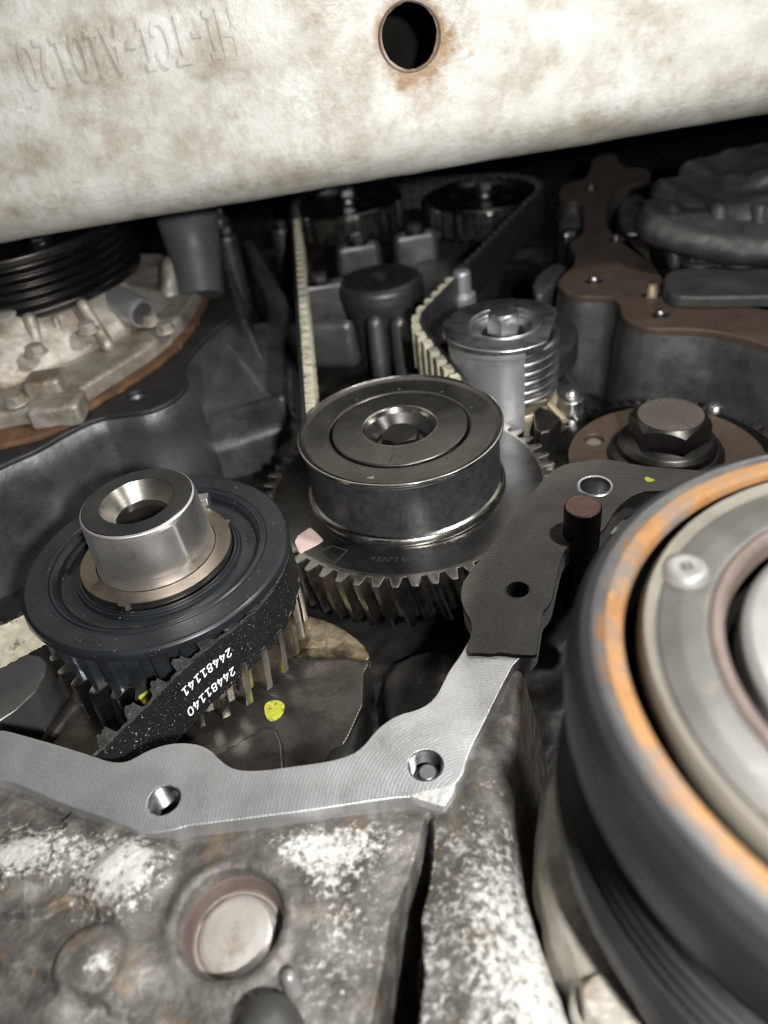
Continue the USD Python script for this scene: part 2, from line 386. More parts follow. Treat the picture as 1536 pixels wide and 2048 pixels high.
mat('white_ink', [(.75, .77, .78), (.85, .86, .87)], 200, rough=(.5, .7), metal=0, bump=.2, bdist=.1, bscale=500)
mat('etch', [(.03, .029, .027), (.045, .043, .04)], 200, rough=(.5, .7), metal=.2, bump=.2, bdist=.1, bscale=500)
mat('plug_steel', [(.4, .37, .34), (.6, .58, .56)], 45, rough=(.36, .5), metal=.45, bump=.25, bdist=.15, bscale=300, speck=((.1, .08, .06), 150, .72), dirt=((.22, .16, .1), 60, .56, .75))
mat('grey_cover', [(0.032, 0.032, 0.031), (0.069, 0.069, 0.065)], 50, rough=(.45, .65), metal=.3, bump=.5, bdist=.4, bscale=200)
mat('hole_dark', [(.006, .006, .006), (.012, .012, .012)], 60, rough=(.6, .8), metal=0, spec=.08)  # near-black: shade of deep gaps and holes put into the colour
mat('thread', [(.2, .2, .2), (.3, .3, .3)], 90, rough=(.25, .4), metal=1, bump=.3, bdist=.1, bscale=500)
mat('hose_grey', [(.075, .08, .09), (.12, .125, .135)], 50, rough=(.4, .6), metal=0, bump=.3, bdist=.2, bscale=300)

exec_order = None
# ------------------------------------------------------------------ engine block
RAIL = [(0, 1458), (42, 1469), (117, 1490), (187, 1512), (217, 1523), (246, 1525), (267, 1517), (292, 1502), (325, 1490), (358, 1485), (396, 1488), (421, 1500), (437, 1517), (458, 1534), (483, 1541), (521, 1541), (583, 1533), (640, 1525), (667, 1520), (704, 1509), (729, 1490), (746, 1467), (767, 1447), (796, 1429), (833, 1420), (858, 1407), (875, 1388), (887, 1363), (900, 1338), (917, 1315)]
GL = [(935, 1285), (946, 1269), (946, 1244), (932, 1223), (924, 1198), (926, 1173), (939, 1149), (972, 1110), (1024, 1042), (1062, 993), (1087, 965), (1106, 943), (1128, 932), (1155, 925), (1196, 920), (1224, 921), (1259, 928), (1300, 935), (1395, 942), (1480, 950)]
GR = [(1480, 1010), (1390, 985), (1300, 980), (1268, 989), (1244, 1006), (1227, 1025), (1213, 1052), (1180, 1085), (1150, 1085), (1129, 1097), (1118, 1132), (1107, 1187), (1099, 1209), (1085, 1223), (1081, 1255), (1073, 1300)]
RO = [(1033, 1317), (1000, 1380), (967, 1447), (945, 1490), (931, 1526), (927, 1547), (912, 1567), (899, 1590), (887, 1613), (862, 1606), (840, 1598), (817, 1592), (708, 1607), (625, 1620), (500, 1636), (400, 1649), (375, 1651), (345, 1661), (333, 1662), (300, 1667), (271, 1662), (250, 1650), (187, 1627), (125, 1608), (42, 1571), (0, 1558)]
blk = thing('engine_block', 'dark oily aluminium engine block with bright milled front gasket rail and open timing case', 'engine block')

H1, H2, H3, H4 = W(328, 1600), W(851, 1530), W(1035, 1185), W(1190, 977)
front = [np.array([-235, 176.])] + [W(*p) for p in RAIL + GL[:1]]
front = front + [W(*p) for p in GL] + [W(*p) for p in GR] + [W(*p) for p in RO] + [np.array([-235, 156.])]
front = resample(chaikin(np.array(front), 1), 1.0)
rail = bex([front, circle(H1, 4.6), circle(H2, 4.9), circle(H3, 3.6), circle(H4, 5.6)], -9.0, 0, .35, 3)
rail_o = obj('gasket_rail', rail, 'machined_alloy', blk, smooth=50, label='bright milled flat rail along the front edge')
# walls hanging under the front leg of the rail
under = resample(chaikin(np.array([np.array([-235, 175.])] + [W(*p) for p in RAIL] + [W(1025, 1325), W(967, 1447), W(920, 1560), W(870, 1590), W(500, 1620), W(200, 1610)] + [np.array([-235, 158.])]), 1), 2)
obj('case_wall', bex([shapely_ring for shapely_ring in [np.array(Polygon(under).buffer(-1.5).exterior.coords)[:-1]]], -70, -9.0, .2, 1, walls=8, namp=.8, nsc=.08), 'dark_cast', blk)
for k, (h, r, d) in enumerate(((H1, 4.6, 16), (H2, 4.9, 7), (H3, 3.6, 14), (H4, 5.6, 14))):
    zz = np.linspace(-.5, -d, 30)
    prof = [(r + .05, .02)] + [(r - .05 - (.5 if i % 2 else 0) * (k < 2), z) for i, z in enumerate(zz)] + [(0, -d)]
    obj('threaded_hole', lathe(prof, h, 40), ('thread', 'thread', 'dark_face', 'zinc')[k], blk)
# stud end seen in the second hole
stud = [(0, -1.2), (2.2, -1.2), (2.9, -1.9)] + [(2.9 - (.4 if i % 2 else 0), -2 - i * .5) for i in range(10)]
obj('stud_end', lathe(stud, H2 + (.3, -1.4), 32), 'zinc', blk)
chip = [W(u, v, .3) for u, v in ((817, 1591), (850, 1580), (880, 1575), (912, 1563), (905, 1588), (888, 1613), (862, 1606), (840, 1599))]
obj('chipped_corner', bex([resample(np.array(chip), .8)], -3, .35, .3, 2, namp=.5, nsc=.9), 'bare_chip', blk)

# outer flank below the rail: level, weathered, with a slot, a core plug seat and lumps
gx, gy = np.meshgrid(np.arange(-235, 46, .55), np.arange(40, 168, .55), indexing='ij')
P = np.stack([gx.ravel(), gy.ravel()], 1)
FZ = -4.5
redge = [(1033, 1317), (1045, 1335), (1040, 1450), (1030, 1560), (1024, 1650), (1036, 1750), (1066, 1850), (1102, 1950), (1142, 2048), (1190, 2200)]
rpoly = np.array([W(u, v, FZ) for u, v in redge])
rp = Polygon(np.vstack([rpoly, [[-300, 0], [-300, 200], [30, 200]]]))
shp = shapely.points(P)
inside = shapely.contains(rp, shp)
dist = shapely.distance(rp.exterior, shp) * np.where(inside, 1, -1)
slot = np.array([W(u, v, FZ) for u, v in ((856, 1632), (853, 1690), (840, 1760), (812, 1840), (806, 1950), (790, 2060), (780, 2200))])
from shapely.geometry import LineString
sl = shapely.distance(LineString(slot), shp)
along = np.clip((slot[0][1] - P[:, 1]) / 40.0, 0, 1)
sw = .7 + 3.0 * along
PL = W(466, 1852, FZ - 2)
dpl = np.hypot(*(P - PL).T)
h = FZ + (fbm(np.c_[P, np.zeros(len(P))] * .05, 3, 3) - .5) * 2.2 + (fbm(np.c_[P, np.zeros(len(P))] * .7, 4, 8) - .5) * .35
near_rail = shapely.distance(Polygon(front), shp)
h += -1.2 * np.exp(-(near_rail / 3) ** 2)


def lump(u, v, rx, ry, rot, hgt, sharp=2.0):
    c = W(u, v, FZ); q = P - c; a = math.radians(rot)
    x, y = q[:, 0] * math.cos(a) + q[:, 1] * math.sin(a), -q[:, 0] * math.sin(a) + q[:, 1] * math.cos(a)
    return hgt * np.exp(-((np.abs(x / rx) ** sharp + np.abs(y / ry) ** sharp)))


h += lump(50, 1735, 12, 8, 10, 3.0, 4) + lump(265, 1755, 9, 9, 50, 3.2, 5) + lump(190, 1930, 12, 9, 20, 3.5, 4) + lump(60, 2030, 16, 6, -15, 3)
for pl_, hh in (([(170, 1480), (330, 1500), (350, 1705), (335, 1745), (250, 1842), (215, 1838), (160, 1795), (95, 1835), (-120, 1850), (-120, 1760), (110, 1760)], 2.2), ([(-120, 1480), (120, 1500), (130, 1730), (100, 1770), (-120, 1790)], 1.6), ([(-120, 1905), (60, 1945), (200, 2010), (340, 2075), (300, 2250), (-200, 2200)], -1.8)):
    pp_ = Polygon([W(u, v, FZ) for u, v in pl_]); jag = (fbm(np.c_[P, np.zeros(len(P))] * .45, 3, 41) - .5) * 2.4
    sd = shapely.distance(pp_.exterior, shp) * np.where(shapely.contains(pp_, shp), 1, -1) + jag
    h += hh * np.clip(sd / 1.0 + .5, 0, 1)
hb_ = np.hypot(*(P - W(190, 1935, FZ)).T)
h += 1.6 * np.clip((9.0 - hb_) / 1.2, 0, 1)
h += lump(960, 1800, 8, 60, -8, 2.5, 3)
right_of = (P[:, 0] > np.interp(P[:, 1], slot[::-1, 1], slot[::-1, 0]))
h += np.where(right_of, 1.5, 0) * np.clip(sl / 6, 0, 1)
h -= (4 + 46 * along) * np.clip(1.3 - sl / sw, 0, 1) ** .4 * (P[:, 1] < slot[0][1] + 1)
h += 1.4 * np.exp(-((dpl - 15.0) / 2.0) ** 2)
h -= 8.5 * np.clip((12.9 - dpl) / .9, 0, 1)
h = np.where(dist > 0, h - 2.5 * np.exp(-dist / 1.6), h - 2.5 + dist * 6)
h = np.maximum(h, -75)
rol = np.array([W(*p) for p in RO[::-1]])
rol = np.vstack([[-235, 156.], rol, W(1045, 1300)[None]])
lowp = Polygon(np.vstack([[[-300, 0], [-300, 156]], rol, [[80, 160], [80, 0]]])).buffer(1.5)
okm = shapely.contains(lowp, shp)
mask = np.exp(-(((P - W(45, 1722, FZ)) / (15, 8)) ** 2).sum(1) * .8) * .36 + np.exp(-(((P - W(250, 1745, FZ)) / (11, 12)) ** 2).sum(1) * .8) * .36
mask += np.exp(-(((P - W(620, 1690, FZ)) / (30, 9)) ** 2).sum(1)) * .24 + .03 + np.where(right_of, .13, 0) * np.clip((150 - P[:, 1]) / 60, 0.2, 1) + np.exp(-(((P - W(640, 1850, FZ)) / (18, 24)) ** 2).sum(1)) * .2
mask += np.exp(-(((P - W(1080, 1960, FZ)) / (14, 30)) ** 2).sum(1)) * .2 + np.exp(-(((P - W(215, 1940, FZ)) / (4, 3)) ** 2).sum(1)) * .3
mask -= np.exp(-((dpl - 16) / 5) ** 2) * .2
mask -= np.exp(-(near_rail / 4) ** 2) * .12
nx, ny = gx.shape
ids = np.arange(nx * ny).reshape(nx, ny)
q = np.stack([ids[:-1, :-1], ids[1:, :-1], ids[1:, 1:], ids[:-1, 1:]], -1).reshape(-1, 4)
q = q[(dist[q].max(1) > -9) & (h[q].min(1) > -74.9) & okm[q].any(1)]
FLV = np.c_[P, h]
keep = np.unique(q); ren = np.full(len(P), -1); ren[keep] = np.arange(len(keep))
fl = usdkit.mesh(stage, '/World/engine_block/outer_flank', (FLV[keep] / 1000, ren[q]), '/World/Looks/weathered_cast', smooth=True)
pv = UsdGeom.PrimvarsAPI(fl).CreatePrimvar('mask', Sdf.ValueTypeNames.FloatArray, 'vertex'); pv.Set(Vt.FloatArray.FromNumpy(mask[keep].astype(np.float32)))
tag(fl.GetPrim(), 'weathered corroded outer flank below the milled rail')
# core plug: dished steel cup
obj('core_plug', lathe([(0, -9.6), (5, -9.8), (8.4, -10.4), (9.8, -11.2), (10.4, -12.4), (11.2, -12.6)], PL, 72, .5), 'plug_steel', blk, label='dished silver core plug in the weathered flank')
obj('cup_wall', lathe([(11.1, -12.7), (11.7, -12.2), (12.3, -7.6), (12.7, -6.6), (13.0, -7.4)], PL, 72, .3), 'copper_dark', blk)
obj('bolt_boss', soft(hullspheres([(*W(530, 2052, 0), -3, 7.5), (*W(530, 2075, 0), -8, 9)]), 1.2, 4, .25, .4), 'grey_cover', blk, label='round grey boss at the bottom edge')
obj('bolt_tip', soft(hullspheres([(*W(575, 1948, 0), -2, 2.0), (*W(580, 1962, 0), -5, 2.4)]), .8, 3), 'pale_hub', blk)

# floor of the timing case
gx, gy = np.meshgrid(np.arange(-260, 330, 2.5), np.arange(140, 860, 2.5), indexing='ij')
P2 = np.stack([gx.ravel(), gy.ravel()], 1)
hz = -62 + (fbm(np.c_[P2, np.zeros(len(P2))] * .03, 4, 21) - .5) * 14 + (fbm(np.c_[P2, np.zeros(len(P2))] * .2, 3, 22) - .5) * 2.5
ids = np.arange(len(P2)).reshape(gx.shape)
q = np.stack([ids[:-1, :-1], ids[1:, :-1], ids[1:, 1:], ids[:-1, 1:]], -1).reshape(-1, 4)
obj('case_floor', (np.c_[P2, hz], q), 'oily_shaded_floor', blk, smooth=True)
FP = -38.0
plate = outline([(60, 1400), (250, 1250), (420, 1270), (590, 1290), (640, 1300), (733, 1306), (738, 1330), (728, 1345), (726, 1412), (700, 1470), (640, 1570), (420, 1600), (200, 1580), (100, 1500)], FP, 0)
plate = resample(plate, 1.5)
obj('bearing_cap', bex([plate], -60, FP, 1.0, 3, walls=4, namp=.4), 'oily_plate', blk, label='brushed oily plate beneath the crank gear')
obj('web_block', bex([resample(chaikin(np.array([W(u, v, -33) for u, v in ((415, 1525), (480, 1480), (548, 1444), (570, 1500), (560, 1640), (330, 1660))]), 1), 1)], -60, -33, 1.2, 3, namp=1.0, nsc=.15), 'oily_plate', blk)
obj('web_block', bex([outline([(760, 1360), (800, 1310), (900, 1290), (960, 1330), (900, 1480), (770, 1480)], -52, 1)], -62, -52, 3, 3, namp=1, nsc=.1), 'oily_shaded_floor', blk)
for pts in ([(85, 1480, -36, 3), (150, 1390, -33, 4), (200, 1360, -40, 4)], [(715, 1395, -40, 2.5), (690, 1500, -38, 6), (640, 1560, -37, 8)]):
    obj('case_web', soft(hullspheres([(*W(u, v, z), z - r, r) for u, v, z, r in pts] + [(*W(u, v, z), z - 30, r + 2) for u, v, z, r in pts]), 2, 5, .8, .15), 'oily_shaded_floor', blk)
obj('oil_seal_lip', bex([outline([(540, 1270), (605, 1228), (655, 1240), (705, 1268), (738, 1300), (740, 1322), (705, 1312), (640, 1312), (560, 1312)], -36.6, 1, 1)], -42, -36.6, .8, 3, namp=.5, nsc=.3), 'amber_oil', blk, label='oil-wet amber edge of the plate under the big gear')
yel = [W(u, v, FP + .5) for u, v in ((527, 1412), (535, 1402), (552, 1398), (566, 1404), (570, 1412), (564, 1430), (550, 1440), (540, 1442), (530, 1432))]
obj('paint_mark', bex([resample(chaikin(np.array(yel), 1), .5)], FP - .2, FP + .35, .2, 2), 'yellow_paint', blk, label='yellow paint dab on the brushed plate')
obj('side_ledge', bex([outline([(-80, 1330), (0, 1310), (75, 1305), (100, 1330), (60, 1400), (-60, 1480)], -22, 1)], -60, -22, 1, 3, walls=4, namp=.5), 'dark_cast', blk)

# left wall: machined top face, coloured darker for grazing light, and a swelling cast wall below
WF = [(-420, 1120), (-160, 1008), (0, 930), (40, 912), (78, 896), (137, 861), (195, 834), (242, 828), (293, 822), (336, 806), (367, 783), (377, 759), (366, 732), (391, 697), (430, 658), (470, 632), (472, 612), (455, 590), (447, 537), (440, 480)]
WB = [(400, 470), (410, 540), (405, 585), (398, 623), (352, 685), (297, 732), (234, 771), (156, 818), (117, 857), (0, 880), (-160, 940), (-420, 1040)]
wl = outline(WF + WB, 0, 1, 2.0)
wh = W(273, 789)
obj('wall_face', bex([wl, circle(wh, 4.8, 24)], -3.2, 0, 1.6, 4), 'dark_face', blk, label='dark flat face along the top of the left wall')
obj('left_wall', bex([wl, circle(wh, 4.9, 24)], -66, -2.6, .3, 2, walls=18, draft=8, namp=4.5, nsc=.02), 'dark_cast', blk, label='smooth grey cast wall behind the crankshaft')
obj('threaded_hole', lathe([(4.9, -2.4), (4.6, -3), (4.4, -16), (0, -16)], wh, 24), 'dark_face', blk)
for a in ([(432, 663, -8, 5), (560, 640, -28, 5), (560, 830, -34, 9), (400, 880, -40, 9)], [(455, 540, -2, 3), (485, 640, -10, 4), (520, 720, -24, 4)], [(495, 480, -2, 4), (545, 600, -10, 4), (590, 640, -14, 4)], [(590, 640, -12, 5), (690, 640, -12, 5)], [(560, 790, -20, 3), (410, 830, -34, 4)]):
    obj('wall_rib', soft(hullspheres([(*W(u, v, z), z - r, r) for u, v, z, r in a] + [(*W(u, v, z), z - 26, r + 2) for u, v, z, r in a]), 2.5, 4, .6, .1), 'dark_cast', blk)
# boss column
BC = W(762, 553, 0)
obj('boss_column', lathe([(23.4, -.6), (25.6, -1.2), (27.2, -3.5), (27.5, -10), (24, -30), (20, -62)], BC, 72, 1.0), 'dark_cast', blk, label='tall round bolt boss with a flat top')
obj('boss_face', lathe([(6.0, -14), (6.0, -1), (8, 0), (22.6, 0), (23.8, -.8)], BC, 72, .5), 'dark_face', blk)  # machined boss top, also coloured darker for the grazing light
obj('boss_bolt', lathe([(0, -6), (3.2, -6), (5.9, -9), (5.9, -14)], BC, 24), 'zinc', blk)
for du in (-18, 30):
    p = W(762 + du, 600, 0)
    obj('column_rib', soft(hullspheres([(p[0], p[1] - 4, -14, 5), (p[0], p[1] - 10, -62, 6)]), 2, 2), 'dark_cast', blk)
for u, v, w, hh in ((715, 492, 12, 14), (640, 570, 14, 8), (830, 470, 12, 8)):
    p = W(u, v, -6)
    obj('bolt_pad', soft(hullspheres([(p[0] - w, p[1], -8, 5), (p[0] + w, p[1], -8, 5), (p[0] - w, p[1], -50, 7), (p[0] + w, p[1], -50, 7)]), 3, 3, .5, .1), 'dark_cast', blk)
    hd, flg = hexbolt(p, -4, 5, 5, 8, 2, .3)
    bo = obj('bolt_flange', flg, 'black_bolt', blk); obj('bolt_head', hd, 'zinc', bo)
for u, v, z in ((436, 434, 22), (452, 470, 14), (422, 488, 8), (560, 455, -4), (602, 520, -20)):
    p = W(u, v, z); hd, flg = hexbolt(p, z, 4.2, 4.5, 6.5, 1.6, .4)
    obj('bolt_post', lathe([(0, z), (6.5, z), (7.5, z - 2), (8, z - 60)], p, 24, .5), 'dark_cast', blk)
    bo = obj('bolt_flange', flg, 'black_bolt', blk); obj('bolt_head', hd, 'zinc', bo)
obj('floor_panel', bex([outline([(850, 460), (1010, 455), (985, 520), (900, 590), (850, 640), (830, 560)], -24, 1)], -60, -24, 1, 2), 'dark_cast', blk)

# upper right rail (brown oxide face) with scalloped walls
UR = [(1185, 312), (1232, 303), (1240, 333), (1302, 337), (1300, 362), (1236, 374), (1216, 392), (1212, 474), (1298, 478), (1300, 520), (1322, 548), (1334, 582), (1360, 594), (1440, 606), (1536, 618), (1640, 640), (1640, 735), (1536, 690), (1480, 672), (1420, 660), (1360, 656), (1300, 657), (1262, 646), (1240, 628), (1240, 606), (1224, 594), (1190, 592), (1152, 592), (1125, 582), (1113, 564), (1128, 546), (1148, 530), (1150, 508), (1136, 486), (1150, 476), (1166, 464), (1168, 430), (1164, 404), (1130, 404), (1114, 388), (1125, 370), (1150, 362), (1176, 355)]
ur = outline(UR, 0, 1, 2.0)
uh = [(1182, 375), (1232, 478), (1187, 560), (1303, 588), (1320, 627)]
obj('upper_rail', bex([ur] + [circle(W(*p), 5.5 if i < 4 else 5, 20) for i, p in enumerate(uh)], -4, 0, 1.2, 3), 'brown_face', blk, label='brown tinted gasket face at the far right')
obj('upper_wall', bex([ur], -64, -4.2, .3, 2, walls=12, draft=5, namp=1.8, nsc=.05), 'dark_cast', blk, label='dark scalloped cast wall under the brown gasket face')
for i, p in enumerate(uh):
    c = W(*p)
    bo = obj('bolt_sleeve', lathe([(5.4, -1), (5.2, -2), (5.0, -4), (0, -4.05)], c, 24), 'dark_face', blk)
    obj('bolt_tip', lathe([(0, 2.5 if i != 3 else 5), (2.2, 2.2 if i != 3 else 5), (3.0, 1), (3.2, -4)], c, 20), 'zinc' if i != 3 else 'brass', bo)
for z, pp in ((-6, [(1118, 430), (1162, 420), (1165, 462), (1118, 470)]), (-6, [(1235, 400), (1296, 380), (1294, 470), (1240, 470)]), (-8, [(1060, 560), (1110, 520), (1140, 535), (1115, 560), (1075, 600)])):
    obj('case_pad', bex([outline(pp, z, 1, 1.5)], -50, z, 2, 3), 'zinc' if z == -6 else 'dark_cast', blk)

# ------------------------------------------------------------------ crankshaft nose with its sprocket, gear
cs = thing('crankshaft_sprocket', 'bright steel crankshaft nose in a black plastic flanged sprocket with a gear below', 'crankshaft', loc=(*CR, -35))
obj('crank_nose', lathe([(13.3, 34.3), (18.8, 35.0), (20.0, 34.4), (20.3, 33), (21.0, 16), (21.6, 12.2), (21.6, 8)], CR, 128, .3), 'crank_steel', cs, label='bright turned steel crankshaft nose')
obj('nose_face', lathe([(13.0, 34.9), (13.5, 35.1), (19.0, 35.12), (19.3, 34.9)], CR, 128), 'turned_dark', cs)
obj('nose_bore', lathe([(13.3, 34.9), (9.2, 28.5), (8.9, 26), (8.9, -2), (0, -3)], CR, 96, .3), 'bore_steel', cs)
wz = 12.0
wring = circle(CR, 27.6, 140)
for deg, w_ in ((255, .06), (24, .05)):
    a = np.radians(deg); t = np.arctan2(wring[:, 1] - CR[1], wring[:, 0] - CR[0])
    wring = CR + (wring - CR) * np.where(np.abs((t - a + np.pi) % (2 * np.pi) - np.pi) < w_, 1.05, 1)[:, None]
obj('thrust_washer', bex([wring, circle(CR, 21.9, 96)], wz - 2.4, wz, .3, 2), 'bronze_washer', cs, smooth=25)
obj('sprocket_flange', lathe([(27, 6.2), (29.5, 8.8), (30.2, 8.8), (30.2, 7.0), (33.0, 6.6), (36.0, 6.8), (36.5, 9.2), (38.2, 10.6), (39.0, 10.6), (39.4, 10.1), (40.2, 10.1), (40.6, 10.6), (47.6, 10.6), (48.7, 9.6), (48.9, 7.2), (48.2, 6.6), (44, 6.0)], CR, 144, .35), 'black_plastic', cs)
for dz, R in ((8.6, 28.6), (7.6, 29.8)):
    obj('seal_lip', lathe([(R - .8, dz - .4), (R - .4, dz + .5), (R + .4, dz + .5), (R + .8, dz - .4)], CR, 128), 'black_plastic', cs)
for a0 in (2.5, 3.7):
    obj('flange_slot', lathe([(34, 8.1), (34.3, 8.4), (35.6, 8.6), (36.0, 8.2)], CR, 24, 0, a0, a0 + .6), 'rubber_rim', cs)
a = math.radians(195)
tt = meshkit.text_mesh('HDPA', 2.6, .15, True)
v = np.array(tt.vertices); v[:, 0] -= v[:, 0].mean(); th = math.radians(18) + v[:, 0] / 34.0; R = 34.2 - (v[:, 1] - 1.3)
# moulded oval badge, left as a blank relief frame with small letters
def on_arc(text, R0, mid, hgt, z, dep=.15, flip=True, bold=False):
    t = meshkit.text_mesh(text, hgt, dep, bold)
    v, f = np.array(t.vertices), np.array(t.faces)
    v[:, 0] -= (v[:, 0].min() + v[:, 0].max()) / 2
    s = 1 if flip else -1          # flip: reads from the axis side (letters' feet point outwards when seen from outside)
    return v, f, s
def arc_text(text, c, R0, mid, hgt, z, dep=.15, inward=False, bold=False):
    """lettering along a circle. inward: tops of the letters point to the axis (reads right from outside); else tops point outwards"""
    t = meshkit.text_mesh(text, hgt, dep, bold)
    v, f = np.array(t.vertices), np.array(t.faces)
    v[:, 0] -= (v[:, 0].min() + v[:, 0].max()) / 2
    if inward: R = R0 - v[:, 1]; th = mid + v[:, 0] / R0
    else: R = R0 + v[:, 1]; th = mid - v[:, 0] / R0
    return np.c_[c[0] + R * np.cos(th), c[1] + R * np.sin(th), z + v[:, 2]], f
obj('moulded_letters', arc_text('HDPA', CR, 32.6, math.radians(12), 2.4, 6.6, .3), 'rubber_rim', cs)
la = math.radians(-112); bc = CR + 44.2 * np.array([math.cos(la), math.sin(la)])
th = np.linspace(0, 2 * np.pi, 40)
ov = np.array([[5.2 * math.cos(t), 1.9 * math.sin(t)] for t in th]); ra = la + np.pi / 2
ov = np.c_[ov[:, 0] * math.cos(ra) - ov[:, 1] * math.sin(ra), ov[:, 0] * math.sin(ra) + ov[:, 1] * math.cos(ra)] + bc
obj('moulded_oval', tube(np.c_[ov, np.full(40, 10.62)], .16, 6), 'rubber_rim', cs)
obj('moulded_letters', arc_text('HPDA', CR, 44.9, la, 1.6, 10.55, .2, True), 'rubber_rim', cs)
obj('sprocket_teeth', bex([gear_ring(CR, 45.0, 41.8, 29, .2, .42, .36)], -13, 6.1, .3, 2), 'blue_steel', cs)
cg = bex([gear_ring(CR, 48.8, 43.0, 33, .1)], -32, -12.6, .7, 2, walls=3, twist=2.6, c=CR)
cgo = obj('crank_gear', cg, 'gear_steel', cs)
obj('gear_web', lathe([(20, -11.9), (42.4, -12.2), (43, -13)], CR, 96), 'gear_face', cs)
ym = W(287, 1388, -12)
obj('paint_mark', soft(hullspheres([(ym[0] - 1, ym[1] - .6, -12.6, .9), (ym[0] + 1.2, ym[1] + .6, -12.6, 1.0), (ym[0], ym[1] - 2, -14, .8)]), .5, 2, .15, 1.0), 'yellow_paint', cgo, label='yellow paint dab on a crank gear tooth')
kp = CR + 29.2 * np.array([math.cos(1.03), math.sin(1.03)])
obj('key_lug', soft(box(kp[0] - 2.6, kp[0] + 2.6, kp[1] - 2.4, kp[1] + 2.4, 6, 15.5, .6), 1, 2), 'zinc', cs)

# ------------------------------------------------------------------ torn belt
tb = thing('torn_belt', 'torn black toothed belt hanging round the crankshaft sprocket with white printed numbers', 'belt', loc=(*CR, -20))


def ribbon(path, z_top, z_bot, thick, tooth_h, pitch, seed, droop=None, rag=.8, nz=14, tooth_w=.5):
    """belt along a plan path; teeth on its left side (towards the axis). returns (back strip, toothed inner body)"""
    p = resample(np.array(path), .45, False); n = len(p)
    t = np.gradient(p, axis=0); t /= np.hypot(*t.T)[:, None]; nr = np.c_[-t[:, 1], t[:, 0]]       # left normal
    s = np.r_[0, np.cumsum(np.hypot(*np.diff(p, axis=0).T))]
    zt = z_top(s) if callable(z_top) else np.full(n, z_top)
    zb = z_bot(s) if callable(z_bot) else np.full(n, z_bot)
    ph = (s / pitch) % 1
    tooth = np.clip(np.minimum(ph, tooth_w - ph) / .09, 0, 1) * tooth_h
    r1 = (fbm(np.c_[s * .5, s * 0, s * 0], 4, seed) - .5) * 2 * rag
    r2 = (fbm(np.c_[s * 1.3, s * 0 + 7, s * 0], 4, seed) - .5) * 2 * rag
    rows = []
    for k in range(nz + 1):                                   # outer (back) face, top to bottom
        f = k / nz
        z = zt + r1 * .5 * (1 - f) ** 3 + (zb + r2 * .5 - zt) * f
        bulge = (fbm(np.c_[s * .25, z * .25, s * 0], 3, seed + 3) - .5) * .5
        rows.append(np.c_[p - nr * bulge[:, None], z])
    ntop = 8
    for k in range(1, ntop + 1):                                # top edge into the teeth
        f = k / ntop
        d = thick * min(1, f * 2) + np.maximum(0, f * 2 - 1) * tooth * (1 + r2 * .35)
        z = zt + r1 * .5 + (fbm(np.c_[s * .9, s * 0 + f * 5, s * 0], 3, seed + 5) - .5) * 1.2 - f * .6
        rows.insert(0, np.c_[p + nr * d[:, None], z])
    inner = []
    for k in range(1, 4):
        f = k / 3
        d = thick + tooth * (1 + r2 * .35)
        inner.append(np.c_[p + nr * d[:, None], rows[0][:, 2] * (1 - f) + (zb + r2 * .5) * f])

    def strip(R):
        m = len(R); V = np.vstack(R); i = np.arange(n - 1); F = []
        for k in range(m - 1): F += [np.c_[k * n + i, (k + 1) * n + i, (k + 1) * n + i + 1], np.c_[k * n + i, (k + 1) * n + i + 1, k * n + i + 1]]
        return V, np.vstack(F)
    back_strip = strip(rows[ntop:])
    edge = strip(rows[:ntop + 1])
    body = strip(inner[::-1] + [rows[0]])
    return back_strip, edge, body, p, t, nr, s


RB = 48.2
A0, A1 = math.radians(112), math.radians(-48)
arc = [CR + RB * np.array([math.cos(a), math.sin(a)]) for a in np.linspace(A0, A1, 60)]
tl = np.array([math.sin(A1), -math.cos(A1)])
path = arc + [arc[-1] + tl * d for d in np.linspace(4, 66, 24)]
larc = RB * (A0 - A1)
ztop = lambda s: np.where(s < larc - 30, 5.4, 5.4 - 1.5 * np.clip((s - larc + 30) / 30, 0, 1) - np.clip((s - larc - 20) / 60, 0, 1) * 12)
zbot = lambda s: np.where(s < larc - 30, -14, -14 - np.clip((s - larc + 30) / 60, 0, 1) * 5.5 - np.clip((s - larc - 20) / 60, 0, 1) * 10)
# left normal of a clockwise path points outwards, so run the path the other way round for the helper
back_s, edge_s, body_s, bp, bt, bn, bs = ribbon(path[::-1], lambda s: ztop(s[-1] - s), lambda s: zbot(s[-1] - s), 1.7, 4.8, 10.0, 4, tooth_w=.55, rag=1.1)
band = obj('belt_band', back_s, 'rubber', tb, smooth=True)
obj('torn_edge', edge_s, 'torn_edge', tb, smooth=40)
obj('belt_teeth', body_s, 'rubber', tb, smooth=40)
bs_r = bs[-1] - bs


def belt_text(text, s_mid, zfrac, hgt):
    t = meshkit.text_mesh(text, hgt, .12, True)
    v, f = np.array(t.vertices), np.array(t.faces)
    t2 = trimesh.Trimesh(v, f, process=False)
    v = v.copy(); v[:, 0] -= (v[:, 0].min() + v[:, 0].max()) / 2; v[:, 1] -= hgt / 2; v[:, 0] *= .82
    s = s_mid + v[:, 0]                                        # reads along the clockwise run, upside down for the viewer
    px = np.interp(s, bs_r[::-1], bp[::-1, 0]); py = np.interp(s, bs_r[::-1], bp[::-1, 1])
    nx_ = np.interp(s, bs_r[::-1], bn[::-1, 0]); ny_ = np.interp(s, bs_r[::-1], bn[::-1, 1])
    zt, zb_ = ztop(s), zbot(s)
    z = zt + (zb_ - zt) * zfrac - v[:, 1]
    o = .12 + v[:, 2]
    bul = (fbm(np.c_[(bs[-1] - s) * .25, z * .25, s * 0], 3, 4 + 3) - .5) * .5
    return np.c_[px - nx_ * (o + bul), py - ny_ * (o + bul), z], f


